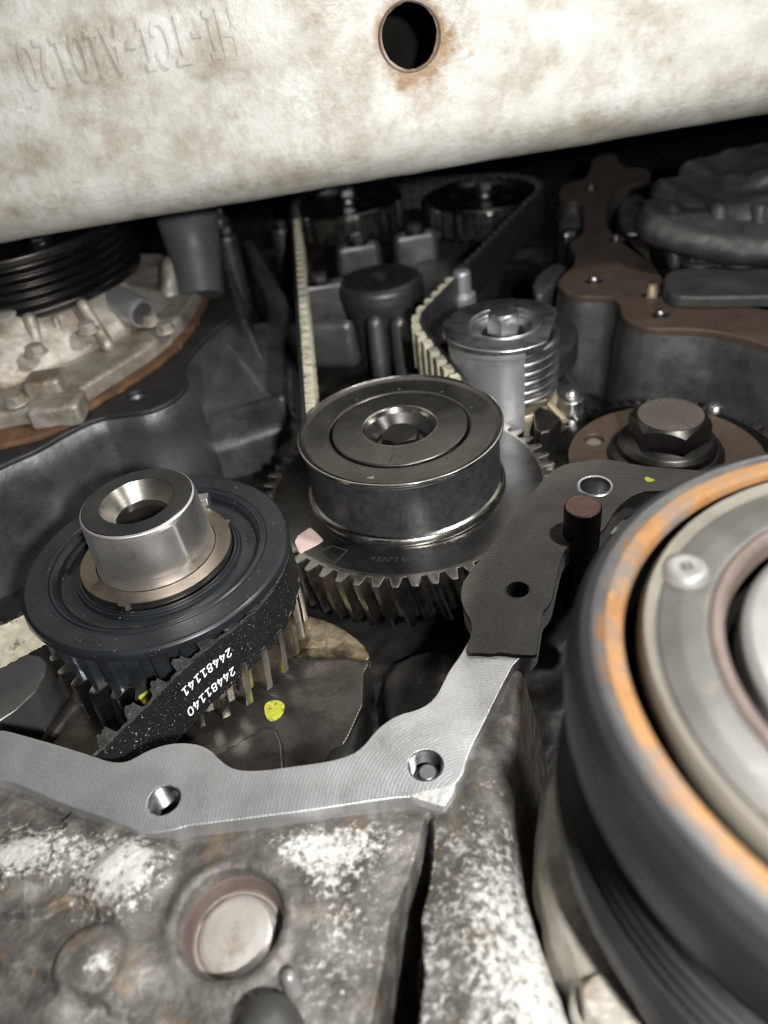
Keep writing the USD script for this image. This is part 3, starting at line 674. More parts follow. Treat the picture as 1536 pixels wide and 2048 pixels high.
obj('printed_number', belt_text('24481141', larc + 17.5, .34, 3.6), 'white_ink', band, smooth=False)
obj('printed_number', belt_text('24481140', larc + 18.5, .74, 3.6), 'white_ink', band, smooth=False)
LP = [W(150, 1180, 2), W(112, 1205, 2), W(60, 1232, 2), W(0, 1262, 2), W(-90, 1310, 2), W(-260, 1400, 2)]
lb, le, lbody, *_ = ribbon(LP[::-1], 4.0, -13.0, 1.4, 3.0, 10.0, 9, rag=1.2)
obj('belt_band', lb, 'belt_cream', tb, smooth=True, label='frayed cream fabric side of the torn belt at the far left')
obj('torn_edge', le, 'torn_edge', tb, smooth=40)
obj('belt_teeth', lbody, 'rubber', tb, smooth=40)

# ------------------------------------------------------------------ timing sprocket with gear
ts = thing('timing_sprocket', 'large dark steel double-flanged timing sprocket with a gear below at the centre', 'timing sprocket', loc=(*ID, -40))
ZT = CAMH - 171.6
obj('top_flange', lathe([(29.5, ZT - 1.6), (29.9, ZT - .5), (30.6, ZT - .1), (36, ZT - .2), (41, ZT - .1), (42.6, ZT + .5), (43.5, ZT + 1.2), (43.9, ZT + .9), (43.9, ZT + .2), (43.2, ZT - .6), (41, ZT - 1.6)], ID, 144, .3), 'sprocket_face', ts)
obj('flange_lip', lathe([(42.9, ZT + .75), (43.3, ZT + 1.32), (43.85, ZT + 1.22), (44.05, ZT + .6), (43.9, ZT - .1)], ID, 144, .1), 'bright_edge', ts)
obj('hub_plate', lathe([(15.2, ZT + .5), (16.0, ZT + .9), (28.3, ZT + .35), (29.0, ZT), (29.2, ZT - 1.8)], ID, 128, .2), 'sprocket_face', ts)
obj('hub_recess', lathe([(14.4, ZT - 1.5), (15.3, ZT + .55), (15.9, ZT + .92), (16.3, ZT + .9)], ID, 96, .2), 'bright_edge', ts)
obj('recess_floor', lathe([(0, ZT - 8), (10, ZT - 8), (10.5, ZT - 6.5), (14.4, ZT - 1.6)], ID, 96, .4), 'sprocket_face', ts)
hd = m3.Manifold.cylinder(5.5, 8.6, circular_segments=6).rotate([0, 0, 12]) ^ m3.Manifold.revolve(m3.CrossSection([[(0, 0), (9, 0), (9, 4.5), (7.2, 5.5), (0, 5.5)]]), 60)
obj('hub_bolt', hd.translate([ID[0], ID[1], ZT - 8.2]), 'black_bolt', ts, smooth=25)
for k in range(10):
    a = 2 * np.pi * (k + .35) / 10; p = ID + 33.0 * np.array([math.cos(a), math.sin(a)])
    obj('punch_mark', hullspheres([(p[0] - .35, p[1], ZT - .15, .5), (p[0] + .35, p[1], ZT - .15, .5)]), 'etch', ts)
m_ = W(741, 955, ZT); obj('paint_fleck', soft(hullspheres([(m_[0] - 1.2, m_[1], ZT - .1, .35), (m_[0] + 1.1, m_[1] + .2, ZT - .1, .4), (m_[0] + .6, m_[1] - .6, ZT - .1, .3)]), .3, 2, .12, 2.0), 'pale_hub', ts)
m_ = W(783, 918, ZT); obj('score_mark', tube([(m_[0] + 1.2, m_[1] + 2.2, ZT + .75), (m_[0] - 1.0, m_[1] - 2.0, ZT + .6)], .25, 6), 'etch', ts)
obj('sprocket_wall', lathe([(40.4, ZT - 1.2), (40.2, ZT - 3), (40.2, -13.5), (40.6, -14.6)], ID, 144, .3), 'blue_steel', ts)
obj('lower_flange', lathe([(40, -12.6), (41.6, -12.2), (43.4, -13.2), (44.2, -14.6), (44.4, -15.8), (43.6, -17.2)], ID, 144, .6), 'bright_edge', ts)
GZ = -16.5
gg = bex([gear_ring(ID, 67.5, 61.8, 54, .0)], GZ - 21.5, GZ, .7, 2, walls=4, twist=-4.0, c=ID)
go = obj('timing_gear', gg, 'gear_steel', ts)
obj('gear_face', lathe([(42, GZ + .25), (59.6, GZ + .2), (60.9, GZ - .2), (61.1, GZ - .8)], ID, 144), 'gear_face', ts)
pk = outline([(587, 1078), (618, 1056), (622, 1056), (646, 1078), (645, 1084), (602, 1106), (597, 1103)], GZ + .3, 1, .5)
obj('paint_patch', bex([pk], GZ, GZ + .45, .15, 2), 'pink_paint', ts, label='pink square paint patch on the gear face')
pf = outline([(636, 1105), (664, 1090), (696, 1101), (668, 1128)], GZ + .3, 0)
pf2 = np.array(Polygon(pf).buffer(-.55, join_style=2).exterior.coords)[:-1]
obj('etched_frame', bex([pf, pf2], GZ, GZ + .32, 0, 1), 'etch', ts)
for tx, px_ in (('LJVZA', (745, 1113)), ('BE', (795, 1116)), ('260', (828, 1112)), ('16X', (862, 1105))):
    pass
pm = W(790, 1118, GZ); am = math.atan2(*(pm - ID)[::-1]); Rm = np.hypot(*(pm - ID))
obj('etched_lettering', arc_text('SL16X260 BE LJVZ4', ID, Rm - .6, am + .16, 2.6, GZ + .2, .12), 'etch', ts, smooth=False)

# ------------------------------------------------------------------ timing belt round sprocket, cams and tensioner
C1, C2 = W(692, 384, 15), W(967, 370, 15)
RO_ = np.array([78, 382.]); RR = 42.5
BT, BZ = 11.2, -13.0


def tangent(c1, r1, c2, r2):
    """outer tangent (left of travel c1->c2 when r>0)"""
    d = c2 - c1; L = np.hypot(*d); u = d / L
    ca = (r1 - r2) / L; sa = math.sqrt(1 - ca * ca)
    n = np.array([u[0] * ca - u[1] * sa, u[0] * sa + u[1] * ca])
    return c1 + n * r1, c2 + n * r2


ro = 42.0; rc = 46.0
def arcpts(c, r, a0, a1, n):
    return [c + r * np.array([math.cos(a), math.sin(a)]) for a in np.linspace(a0, a1, n)]
ang = lambda p, c: math.atan2(p[1] - c[1], p[0] - c[0])
l1, l2 = tangent(ID, ro, C1, rc)                                # left run, going away
u1, u2 = tangent(C1, rc, C2, rc)
r1, r2 = tangent(C2, rc, RO_, -RR)                              # right run returns and crosses to the roller's left side
q1, q2 = tangent(RO_, -RR, ID, ro)
def sweep(a, b, sign):
    while sign * (b - a) < 0: b += sign * 2 * np.pi
    return a, b
path = []
path += [l1 + (l2 - l1) * t for t in np.linspace(0, 1, 60)]
a0, a1 = sweep(ang(l2, C1), ang(u1, C1), -1); path += arcpts(C1, rc, a0, a1, 24)
a0, a1 = sweep(ang(u2, C2), ang(r1, C2), -1); path += arcpts(C2, rc, a0, a1, 30)
path += [r1 + (r2 - r1) * t for t in np.linspace(.02, .98, 40)]
a0, a1 = sweep(ang(r2, RO_), ang(q1, RO_), 1); path += arcpts(RO_, RR, a0, a1, 24)
path += [q1 + (q2 - q1) * t for t in np.linspace(.05, .95, 16)]
a0, a1 = sweep(ang(q2, ID), ang(l1, ID), -1); path += arcpts(ID, ro, a0, a1, 50)
tbt = thing('timing_belt', 'long timing belt with cream teeth running round the central sprocket to the far sprockets', 'belt', loc=(*ID, -10))


def closed_belt(path, zt, zb, thick, th, pitch):
    p = resample(np.array(path), .6, True); n = len(p)
    t = np.roll(p, -1, 0) - np.roll(p, 1, 0); t /= np.hypot(*t.T)[:, None]; nr = np.c_[t[:, 1], -t[:, 0]]   # right of travel = inside
    s = np.arange(n) * .6; L = n * .6; pitch = L / round(L / pitch)
    ph = (s / pitch) % 1
    tooth = np.clip(np.minimum(ph, .5 - ph) / .04, 0, 1) * th
    def st(rows):
        i = np.arange(n); j = (i + 1) % n; F = []
        for k in range(len(rows) - 1): F += [np.c_[k * n + i, (k + 1) * n + i, (k + 1) * n + j], np.c_[k * n + i, (k + 1) * n + j, k * n + j]]
        return np.vstack(rows), np.vstack(F)
    R = lambda d, z: np.c_[p + nr * (np.zeros(n) + d)[:, None], np.full(n, z)]
    global tooth_
    tooth_ = tooth
    return st([R(thick, zt), R(.3, zt), R(0, zt - .3), R(0, zb + .3), R(.3, zb)]), st([R(thick, zb), R(thick + tooth, zb + .2), R(thick + tooth, zt - .2), R(thick + tooth * .85, zt), R(thick, zt)])


bb, bt_ = closed_belt(path, BT, BZ, 2.2, 4.6, 10.4)
obj('belt_back', bb, 'belt_back', tbt, smooth=40)
tc = bt_[0][bt_[1]].mean(1)
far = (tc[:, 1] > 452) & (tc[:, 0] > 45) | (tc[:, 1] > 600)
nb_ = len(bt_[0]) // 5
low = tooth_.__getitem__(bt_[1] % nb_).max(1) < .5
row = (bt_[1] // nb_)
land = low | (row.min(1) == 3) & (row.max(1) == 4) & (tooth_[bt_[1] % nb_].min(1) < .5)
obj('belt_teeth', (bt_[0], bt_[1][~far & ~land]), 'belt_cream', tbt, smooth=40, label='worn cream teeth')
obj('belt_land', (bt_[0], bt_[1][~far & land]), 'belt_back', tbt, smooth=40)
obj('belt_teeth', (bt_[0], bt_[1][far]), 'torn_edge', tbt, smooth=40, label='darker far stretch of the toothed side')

# ------------------------------------------------------------------ tensioner
te = thing('belt_tensioner', 'zinc plated spring belt tensioner with a hex bolt and clipped round cap', 'belt tensioner', loc=(*TE, -45))
ZC = CAMH - 160
cap = circle(TE, 29.4, 120)
fa = math.radians(-22); q = cap - TE; pr = q @ np.array([math.cos(fa), math.sin(fa)])
cap = TE + q + np.clip(23 - pr, None, 0)[:, None] * np.array([[math.cos(fa), math.sin(fa)]])
obj('cap', bex([cap, circle(TE, 17.5, 64)], ZC - 2.4, ZC, .7, 3), 'zinc', te)
obj('cap_dish', lathe([(7, ZC - 5.5), (11, ZC - 5.2), (15.6, ZC - 1.5), (16.4, ZC + .5), (17.2, ZC + .7), (17.9, ZC - .4)], TE, 80, .5), 'zinc', te)
hd, flg = hexbolt(TE, ZC - 5.0, 7.0, 10.5, 10.5, 1.4, .2)
b_ = obj('bolt', flg, 'black_bolt', te); obj('bolt_head', hd, 'zinc', b_, smooth=25)
obj('drum', lathe([(24, ZC - 2), (27.4, ZC - 2.4), (27.6, ZC - 4), (27.6, ZC - 6), (27.0, ZC - 6.6), (27.0, -46), (24, -48)], TE, 80, .3, math.radians(110), math.radians(279)), 'satin_zinc', te)
obj('drum_core', lathe([(14, ZC - 2), (20, ZC - 3), (20, -48)], TE, 64), 'dark_cast', te)
th = np.linspace(math.radians(-84), math.radians(115), 40)
for k in range(6):
    z = ZC - 7 - 4.9 * k
    obj('spring_coil', tube(np.c_[TE[0] + 24.6 * np.cos(th), TE[1] + 24.6 * np.sin(th), z - 4.9 * (th - th[0]) / (2 * np.pi)], 2.25, 12), 'zinc', te)
obj('brass_bush', lathe([(20, -13), (25.5, -13.5), (26.5, -16), (26.0, -26), (28, -30)], TE, 48, .6, math.radians(-85), math.radians(40)), 'brass', te)
pp = W(1085, 830, -16)
pt = [W(u, v, -12) for u, v in ((1068, 822), (1080, 812), (1118, 826), (1124, 832), (1100, 862), (1082, 866), (1070, 860))]
obj('pointer', bex([resample(np.array(pt), .8)], -26, -12, 1.2, 3), 'black_bolt', te, label='dark bevelled pointer at the foot of the tensioner')
obj('arm_pin', tube([(*W(1098, 812, -12), -11), (*W(1130, 838, -12), -13)], 1.6, 12), 'brass', te)
tabp = [W(u, v, -20) for u, v in ((1110, 740), (1125, 745), (1165, 790), (1168, 806), (1150, 815), (1125, 812), (1105, 790))]
tb_ = obj('base_tab', bex([resample(chaikin(np.array(tabp), 1), 1)], -30, -18, 1.2, 3), 'zinc', te)
obj('tab_rivet', lathe([(0, -14.5), (2.6, -15.2), (3.6, -17), (3.8, -19)], W(1143, 790, -18), 24, .4), 'zinc', tb_)
obj('roller', lathe([(20, 0), (36, .3), (38.5, -.5), (39.6, -2), (39.6, -14)], RO_, 96, .5), 'dark_face', te, label='dark belt roller behind the tensioner cap')
pb_ = W(925, 585, 0)
obj('post', lathe([(0, 14), (4.6, 13.6), (5.4, 12), (5.4, 0), (8, -1), (8, -8)], pb_, 32, .5), 'satin_zinc', te)

# ------------------------------------------------------------------ camshaft sprockets
def cam_sprocket(c, label):
    t = thing('camshaft_sprocket', label, 'camshaft sprocket', 'far camshaft sprockets', (*c, -20))
    obj('toothed_rim', bex([gear_ring(c, 44.6, 40.6, 30, .1, .42, .3)], -13, 7.0, .5, 2), 'bright_edge', t)
    obj('disc', lathe([(0, 11), (9, 11), (9.6, 8), (34, 7.6), (36, 9.4), (43.5, 9.4), (44.4, 8.8), (44.4, 7.4), (43, 7)], c, 96, .4), 'gear_face', t)
    hd, flg = hexbolt(c, 11, 6, 6, 9, 2, .1)
    b = obj('bolt', flg, 'black_bolt', t); obj('bolt_head', hd, 'zinc', b, smooth=25)
    for k in range(5):
        a = 2 * np.pi * (k + .3) / 5; p = c + 22 * np.array([math.cos(a), math.sin(a)])
        obj('disc_hole', lathe([(5.5, 8.2), (5.0, 8.4), (4.6, 8.0), (0, 8.0)], p, 20), 'hole_dark', t)
cam_sprocket(C1, 'dark blurred camshaft sprocket, the left of the two under the white beam')
cam_sprocket(C2, 'dark blurred camshaft sprocket, the right of the two beside the long black belt run')

# ------------------------------------------------------------------ pump gear under a brown plate with a large hex bolt
pg = thing('pump_gear', 'fuel pump gear under a brown plate held by one large black hex bolt', 'pump gear', loc=(*PG, -40))
obj('gear', bex([gear_ring(PG, 58, 53.6, 62, .3)], -44, -26, .6, 2, walls=3, twist=3, c=PG), 'gear_steel', pg)
obj('gear_face', lathe([(10, -25.6), (52, -25.7), (53.4, -26.4)], PG, 96), 'gear_face', pg)
hp = W(1188, 880, -22)
obj('cover_plate', bex([circle(PG, 43, 96), circle(hp, 4.6, 24)], -25.5, -21.5, .8, 3), 'brown_face', pg, label='brown round plate over the pump gear')
obj('rivet', lathe([(0, -23.2), (3.2, -23.2), (4.4, -24.5), (4.5, -25.6)], hp, 24), 'cream_metal', pg)
rb2 = W(1430, 822, -22); obj('rivet', lathe([(0, -18), (3, -18.5), (4, -20), (4.2, -21.6)], rb2, 24, .5), 'zinc', pg)
z0 = -21.4
obj('bolt_washer', lathe([(10, z0 + 5), (22.0, z0 + 5), (24.5, z0 + 3.6), (25, z0 + 2), (25, z0)], PG, 96, .6), 'black_bolt', pg)
hd, flg = hexbolt(PG, z0 + 5, 15.2, 13.0, 21.5, 6, .52)
b_ = obj('hex_bolt', hd, 'black_bolt', pg, smooth=25, label='large black hex bolt head')
obj('bolt_flange', flg, 'black_bolt', b_)
zt_ = z0 + 5 + 6 * .6 + 13.0
obj('bolt_crown', lathe([(0, zt_ + .08), (13.4, zt_ + .08), (14.0, zt_ - .05)], PG, 64), 'brown_bolt', b_)
obj('stamped_mark', arc_text('0109', PG, 8.2, math.radians(92), 3.4, zt_ + .1, .12), 'copper_dark', b_, smooth=False)
obj('stamped_mark', arc_text('/ 10.9', PG, 9.6, math.radians(-80), 3.2, zt_ + .1, .12), 'copper_dark', b_, smooth=False)

# ------------------------------------------------------------------ woven gasket on the right leg of the rail
gk = [W(u, v, 1.4) for u, v in [(929, 1306)] + [(a - 3, b - 2) for a, b in GL[1:]] + GR + [(1074, 1311), (1040, 1310), (1000, 1304), (985, 1308), (960, 1305)]]
gas = thing('woven_gasket', 'dark woven fibre gasket strip lying on the right leg of the milled rail', 'gasket', loc=(*W(1000, 1150), 0))
sheet = obj('gasket_sheet', bex([resample(chaikin(np.array(gk), 1), 1.0), circle(H3, 4.4, 32), circle(H4, 7.0, 36)], .05, 1.4, .25, 2), 'woven_fibre', gas)
obj('rim_ring', lathe([(5.6, .2), (5.8, 1.5), (6.6, 1.65), (7.1, 1.3)], H4, 48, .1), 'zinc', gas)
obj('rim_ring', lathe([(3.6, .2), (3.8, 1.4), (4.2, 1.5), (4.5, 1.3)], H3, 40, .1), 'dark_face', gas)
ymk = [W(u, v, 1.6) for u, v in ((1287, 957), (1294, 953), (1302, 957), (1312, 960), (1303, 964), (1293, 964))]
obj('paint_mark', bex([resample(chaikin(np.array(ymk), 1), .4)], 1.3, 1.75, .15, 2), 'yellow_paint', sheet, label='tiny yellow paint fleck on the gasket')
dp = thing('dowel_pin', 'steel dowel pin with shade painted on its body and a reddish top standing beside the gasket', 'pin', loc=(*W(1166, 1012, 14), -30))
DP = W(1166, 1012, 14)
obj('pin_body', lathe([(5.6, 13.9), (6.3, 13.7), (6.6, 13.0), (6.6, -30)], DP, 48, .2), 'pin_steel', dp)
obj('pin_top', lathe([(0, 13.8), (5.4, 13.8), (5.9, 14.0), (6.2, 13.7)], DP, 48), 'pin_top', dp)

# ------------------------------------------------------------------ compressor pulley (near right)
KF = 1.12
CO = CO * KF
cpz = CAMH - 100 * KF


def flat(prof, *k, **kw):
    return lathe([(r * KF, cpz + (z - cpz) * KF) for r, z in prof], *k, **kw)


pu = thing('compressor_pulley', 'large rust-ringed compressor clutch pulley close to the lens at the right', 'pulley', loc=(*CO, 0))
R0 = 61.2
obj('rim', flat([(57.4, cpz + .2), (58.6, cpz + .6), (60.4, cpz - .4), (62.0, cpz - 3.2), (62.6, cpz - 8), (62.6, cpz - 15), (61.6, cpz - 16.5)] +
    sum([[(61.4, cpz - 17 - 4 * k), (58.2, cpz - 18.6 - 4 * k), (58.2, cpz - 19.2 - 4 * k), (61.4, cpz - 20.6 - 4 * k)] for k in range(5)], []) +
    [(62.5, cpz - 38), (63.4, cpz - 39), (63.6, cpz - 44), (62, cpz - 45), (56, cpz - 45)], CO, 192, .3), 'rubber_rim', pu, label='dark grey grooved outer rim')
obj('worn_band', flat([(55.0, cpz + .5), (57.5, cpz + .45), (58.0, cpz + .3)], CO, 192), 'worn_rim', pu)
rr = flat([(53.1, cpz - 2.5), (53.3, cpz - .4), (53.9, cpz + .55), (56.3, cpz + .62), (56.5, cpz + .3)], CO, 192, .2)
obj('rust_band', rr, 'rust_orange', pu, label='orange rust band round the friction face')
obj('gap_floor', flat([(50.6, cpz - 2.8), (50.6, cpz - 20), (53.2, cpz - 20), (53.2, cpz - 2.3)], CO, 128), 'hole_dark', pu)  # gap walls and floor coloured black for the shade between the rings
obj('clutch_ring', flat([(47.8, cpz - .8), (48.3, cpz - .2), (49.6, cpz + .9), (50.0, cpz + .6), (50.7, cpz - 1), (50.8, cpz - 3)], CO, 192, .5), 'cream_metal', pu, label='cream stained outer ring of the clutch plate')
obj('clutch_plate', flat([(39.0, cpz - .4), (40.2, cpz - .2), (44, cpz - .1), (47.6, cpz - .3), (48.0, cpz - .9)], CO, 160, .3), 'dull_plate', pu, label='flat grey clutch plate')
obj('inner_ridge', flat([(36.6, cpz - 4), (37.0, cpz - .2), (38.2, cpz + .6), (39.3, cpz + .2), (39.6, cpz - .6)], CO, 128, .4), 'copper_dark', pu)
obj('slot_floor', flat([(20, cpz - 8), (37, cpz - 8)], CO, 96), 'hole_dark', pu)
obj('hub', flat([(0, cpz + 2), (10, cpz + 2), (12, cpz + .4), (33, cpz - .3), (34.3, cpz - 1.2), (34.6, cpz - 8)], CO, 128, .6), 'pale_hub', pu, label='pale speckled centre hub')
for k in range(3):
    a0 = math.radians(172 + 46 + 120 * k); a1 = a0 + math.radians(12)
    obj('hub_bridge', flat([(33.5, cpz - .8), (34.5, cpz - .6), (38, cpz - .2), (38.6, cpz - .8)], CO, 12, .2, a0, a1), 'dull_plate', pu)
for k in range(3):
    p = W(1372, 1145, cpz) - CO; an = math.atan2(p[1], p[0]) + 2 * np.pi / 3 * k; p = CO + np.hypot(*p) * np.array([math.cos(an), math.sin(an)])
    rv = obj('rivet', flat([(0, cpz + 1.4), (2.9, cpz + 1.6), (3.7, cpz + 1.3), (4.1, cpz + .3), (4.3, cpz - .4)], p, 40, .3), 'pale_hub', pu)
    if k == 0: obj('stamped_mark', (lambda t: (np.array(t.vertices) * (1, 1, 1) + (p[0] - 1.4, p[1] - .9, cpz + 1.8), t.faces))(meshkit.text_mesh('EI', 1.9, .12, True)), 'dull_plate', rv, smooth=False)
cb = thing('air_compressor', 'grimy cast air conditioning compressor under the rust-ringed pulley', 'compressor', loc=(*CO, -70))
obj('coil_ring', flat([(50, cpz - 46), (59, cpz - 46), (60, cpz - 48), (60, cpz - 58), (57, cpz - 60)], CO, 128, .6), 'black_bolt', cb)
bodym = flat([(40, cpz - 60), (60, cpz - 60), (65, cpz - 62), (67, cpz - 68), (67.5, cpz - 80), (64, cpz - 84), (64, cpz - 120), (58, cpz - 160)], CO, 128, 1.5)
bv = bodym[0]; rad = bv[:, :2] - CO; bv[:, :2] += rad / np.maximum(np.hypot(*rad.T), 1)[:, None] * ((fbm(bv * .12, 3, 12) - .5) * 2.4)[:, None]
obj('housing', (bv, bodym[1]), 'silver_cast', cb)
for a in (-2.35, -2.85):
    p = CO + 63 * KF * np.array([math.cos(a), math.sin(a)])
    hd, flg = hexbolt(p, cpz - 66 * KF, 5, 6, 7.5, 2, .4)
    b_ = obj('bolt', flg, 'silver_cast', cb); obj('bolt_head', hd, 'silver_cast', b_, smooth=25)

# ------------------------------------------------------------------ water pump with ribbed pulley (left)
wp = thing('water_pump', 'dirty silver cast water pump housing behind the left wall', 'water pump', loc=(-170, 400, 0))
WC = np.array([-215., 455.])
hz0 = 2.0
wpo = outline([(-160, 880), (0, 845), (60, 835), (117, 835), (156, 800), (234, 752), (297, 712), (348, 668), (392, 610), (412, 570), (395, 540), (350, 520), (250, 520), (100, 560), (-160, 640)], hz0 + 4, 1, 2)
obj('flange', bex([wpo], hz0, hz0 + 9, 2.5, 3, walls=3, namp=1.0, nsc=.1), 'silver_cast', wp)
wr = outline([(-160, 940), (0, 896), (70, 878), (130, 858), (174, 818), (248, 776), (312, 736), (364, 692), (406, 628), (424, 575), (405, 530), (250, 510), (-160, 640)], 1.2, 1, 2)
obj('rusty_gasket', bex([wr], .05, 2.6, .8, 2, walls=2, namp=3.0, nsc=.22), 'rust', wp, label='orange rusty gasket edge round the pump')
obj('housing', soft(hullspheres([(*W(20, 740, 15), 8, 12), (*W(120, 690, 15), 10, 12), (*W(230, 640, 18), 12, 10), (*W(300, 590, 18), 12, 9), (*W(60, 640, 30), 30, 10), (*W(220, 580, 30), 30, 9), (*W(-150, 720, 30), 20, 20)]), 3, 4, 1.6, .07, 3), 'silver_cast', wp)
for a in ([(60, 640, 34, 4), (85, 720, 14, 5)], [(165, 610, 34, 3.5), (215, 690, 14, 4)], [(110, 640, 30, 2.5), (135, 700, 14, 3)]):
    obj('rib', soft(hullspheres([(*W(u, v, z), z, r) for u, v, z, r in a]), 1.5, 3, .5, .2), 'silver_cast', wp)
q = W(92, 765, 14); obj('lug', soft(hullspheres([(q[0] + x, q[1] + y, z, 2.5) for x in (-7, 7) for y in (-6, 6) for z in (6, 16)]), 1.5, 3, .4, .2), 'silver_cast', wp)
q = W(120, 810, 8); obj('lug', soft(hullspheres([(q[0] + x, q[1] + y, z, 2.5) for x in (-11, 10) for y in (-9, 5) for z in (3, 10)]), 1.5, 3, .6, .2), 'silver_cast', wp)
q = W(262, 622, 22)
obj('plug', tube([(q[0] - 12, q[1] + 12, 26), (q[0] + 5, q[1] - 3, 22), (q[0] + 7, q[1] - 5, 21.6)], [9.5, 9.0, 8.2], 28), 'satin_zinc', wp, label='short grey pipe stub on the pump')
obj('plug_recess', tube([(q[0] + 6.5, q[1] - 4.5, 21.7), (q[0] + 7.6, q[1] - 5.5, 21.5)], 6.4, 24), 'dark_cast', wp)
for u, v, z in ((70, 700, 26), (175, 655, 27), (300, 640, 16), (330, 655, 15), (30, 800, 14)):
    c = W(u, v, z); hd, flg = hexbolt(c, z - 2, 4.2, 4, 6.2, 1.6, u * .1)
    b_ = obj('bolt_flange', flg, 'silver_cast', wp); obj('bolt_head', hd, 'silver_cast', b_, smooth=25)
q = W(335, 570, 16); obj('hose_barb', soft(hullspheres([(q[0], q[1], 10, 7), (q[0] + 3, q[1] + 10, 24, 6)]), 2, 3, .6, .2), 'silver_cast', wp)
q = W(240, 575, 24); obj('white_clip', soft(hullspheres([(q[0] - 4, q[1], 27, 3), (q[0] + 5, q[1], 27, 3)]), 1, 3), 'pale_hub', wp)
# pulley
PZ = 34.0
pe = np.array([W(u, v, PZ) for u, v in ((0, 652), (59, 639), (117, 624), (176, 600), (234, 573), (273, 538))])
A = np.c_[2 * pe, np.ones(len(pe))]; s3 = np.linalg.lstsq(A, (pe ** 2).sum(1), rcond=None)[0]
PC = s3[:2]; PR = math.sqrt(s3[2] + (PC ** 2).sum())
rp_ = thing('ribbed_pulley', 'black multi-groove belt pulley under the white beam at the left', 'pulley', loc=(*PC, PZ))
prof = [(0, PZ + 26), (PR * .5, PZ + 26), (PR * .55, PZ + 30), (PR * .9, PZ + 31), (PR - .6, PZ + 33), (PR, PZ + 32), (PR, PZ + 29)]
for k in range(5):
    z = PZ + 28.5 - 5.0 * k
    prof += [(PR - .3, z), (PR - 4.5, z - 1.9), (PR - 4.5, z - 2.7), (PR - .3, z - 4.5)]
prof += [(PR + .4, PZ + 3), (PR + .4, PZ), (PR - 4, PZ - 1), (PR * .5, PZ - 2)]
obj('grooved_rim', lathe(prof, PC, 160, .4), 'black_bolt', rp_)
for k in range(6):
    a = k * np.pi / 3 + .2; p = PC + PR * .62 * np.array([math.cos(a), math.sin(a)])
    hd, flg = hexbolt(p, PZ + 30, 5, 5, 7, 2)
    b_ = obj('bolt', flg, 'black_bolt', rp_); obj('bolt_head', hd, 'zinc', b_, smooth=25)
print('pulley', PC, PR, 'PG', PG, 'C1', C1, C2)
ho = thing('coolant_hose', 'grey rubber coolant hose going up beside the black grooved pulley', 'hose')
obj('hose', tube([(*W(400, 580, 10), 6), (*W(392, 520, 25), 25), (*W(382, 460, 40), 50), (*W(375, 400, 60), 95)], [14, 16, 20, 23], 32), 'hose_grey', ho)

# ------------------------------------------------------------------ right: corrugated cover with bolted flange
co = thing('intake_cover', 'dusty dark grey ribbed intake cover with bolted foot at the far right', 'intake cover')
fo = outline([(1325, 555), (1345, 540), (1420, 535), (1536, 530), (1680, 520), (1680, 590), (1536, 595), (1400, 597), (1345, 595), (1328, 580)], 6, 1, 2)
obj('foot_flange', bex([fo], 1, 7, 2, 3, namp=.5), 'grey_cover', co)
cc = W(1500, 470, 8)
for k in range(3):
    z = 22 + 9 * k; R_ = 64 - 9 * k
    th = np.linspace(math.radians(170), math.radians(340), 20)
    wob = 1 + .08 * np.sin(th * 4 + k * 1.7)
    pts_ = np.c_[cc[0] + 10 * k + R_ * wob * np.cos(th), cc[1] + 14 * k + R_ * .8 * wob * np.sin(th), z + 5 * np.sin(th * 2.5 + k)]
    balls = [m3.Manifold.batch_hull([m3.Manifold.sphere(8.5 - k, 14).translate(list(map(float, q_))) for q_ in (pts_[i], pts_[i + 1], (cc[0] + 10 * k, cc[1] + 14 * k + 12, z + 3))]) for i in range(len(pts_) - 1)]
    obj('cover_rib', soft(m3.Manifold.batch_boolean(balls, m3.OpType.Add), 3, 10, 2.6, .07, 50 + k), 'grey_cover', co)
for u, v in ((1398, 520), (1480, 520)):
    q = W(u, v, 8); hd, flg = hexbolt(q, 7, 7, 8, 10.5, 2.5, .5)
    b_ = obj('bolt', flg, 'grey_cover', co); obj('bolt_head', hd, 'grey_cover', b_, smooth=25)
for u in (1350, 1440, 1520):
    q = W(u, 520, 8); obj('web', soft(hullspheres([(*q, 6, 4), (q[0], q[1] + 10, 32, 5), (q[0], q[1] + 30, 30, 5)]), 2.5, 3, .4, .2), 'grey_cover', co)

# ------------------------------------------------------------------ white painted beam across the top
BY = 375.0; BB = 88.0
bm = thing('chassis_beam', 'dirty white painted steel beam with one round hole across the top', 'beam', loc=(0, BY, BB))
prof = []
Rr = 26
lean = .10
prof += [(BY + lean * 0 + 0, 330)]
for a in np.linspace(0, np.pi / 2, 14):
    prof.append((BY + Rr - Rr * math.cos(a), BB + Rr - Rr * math.sin(a)))
prof += [(BY + 80, BB), (BY + 80, BB + 3), (BY + Rr, BB + 3)]
for a in np.linspace(np.pi / 2, 0, 10):
    prof.append((BY + Rr - (Rr - 3) * math.cos(a), BB + Rr - (Rr - 3) * math.sin(a)))
prof += [(BY + 3, 330)]
prof = np.array(prof)
cs_ = m3.CrossSection([ccw(prof)])
ext = m3.Manifold.extrude(cs_, 700).rotate([90, 0, 90]).translate([-330, 0, 0])
d = ray(826, 72); k = BY / d[1]; hx, hzz = d[0] * k, CAMH + d[2] * k + 4.2
print('hole', hx, hzz)
cyl = m3.Manifold.cylinder(40, 12.0, circular_segments=64).rotate([-90, 0, 0]).translate([hx, BY - 10, hzz])
bmesh = (ext - cyl)
v, f = vf(bmesh.refine_to_length(2.8))
dx = (fbm(np.c_[v[:, 0], v[:, 2], v[:, 1] * 0] * .03, 3, 31) - .5) * 1.6
dd = np.hypot(v[:, 0] - hx, v[:, 2] - hzz)
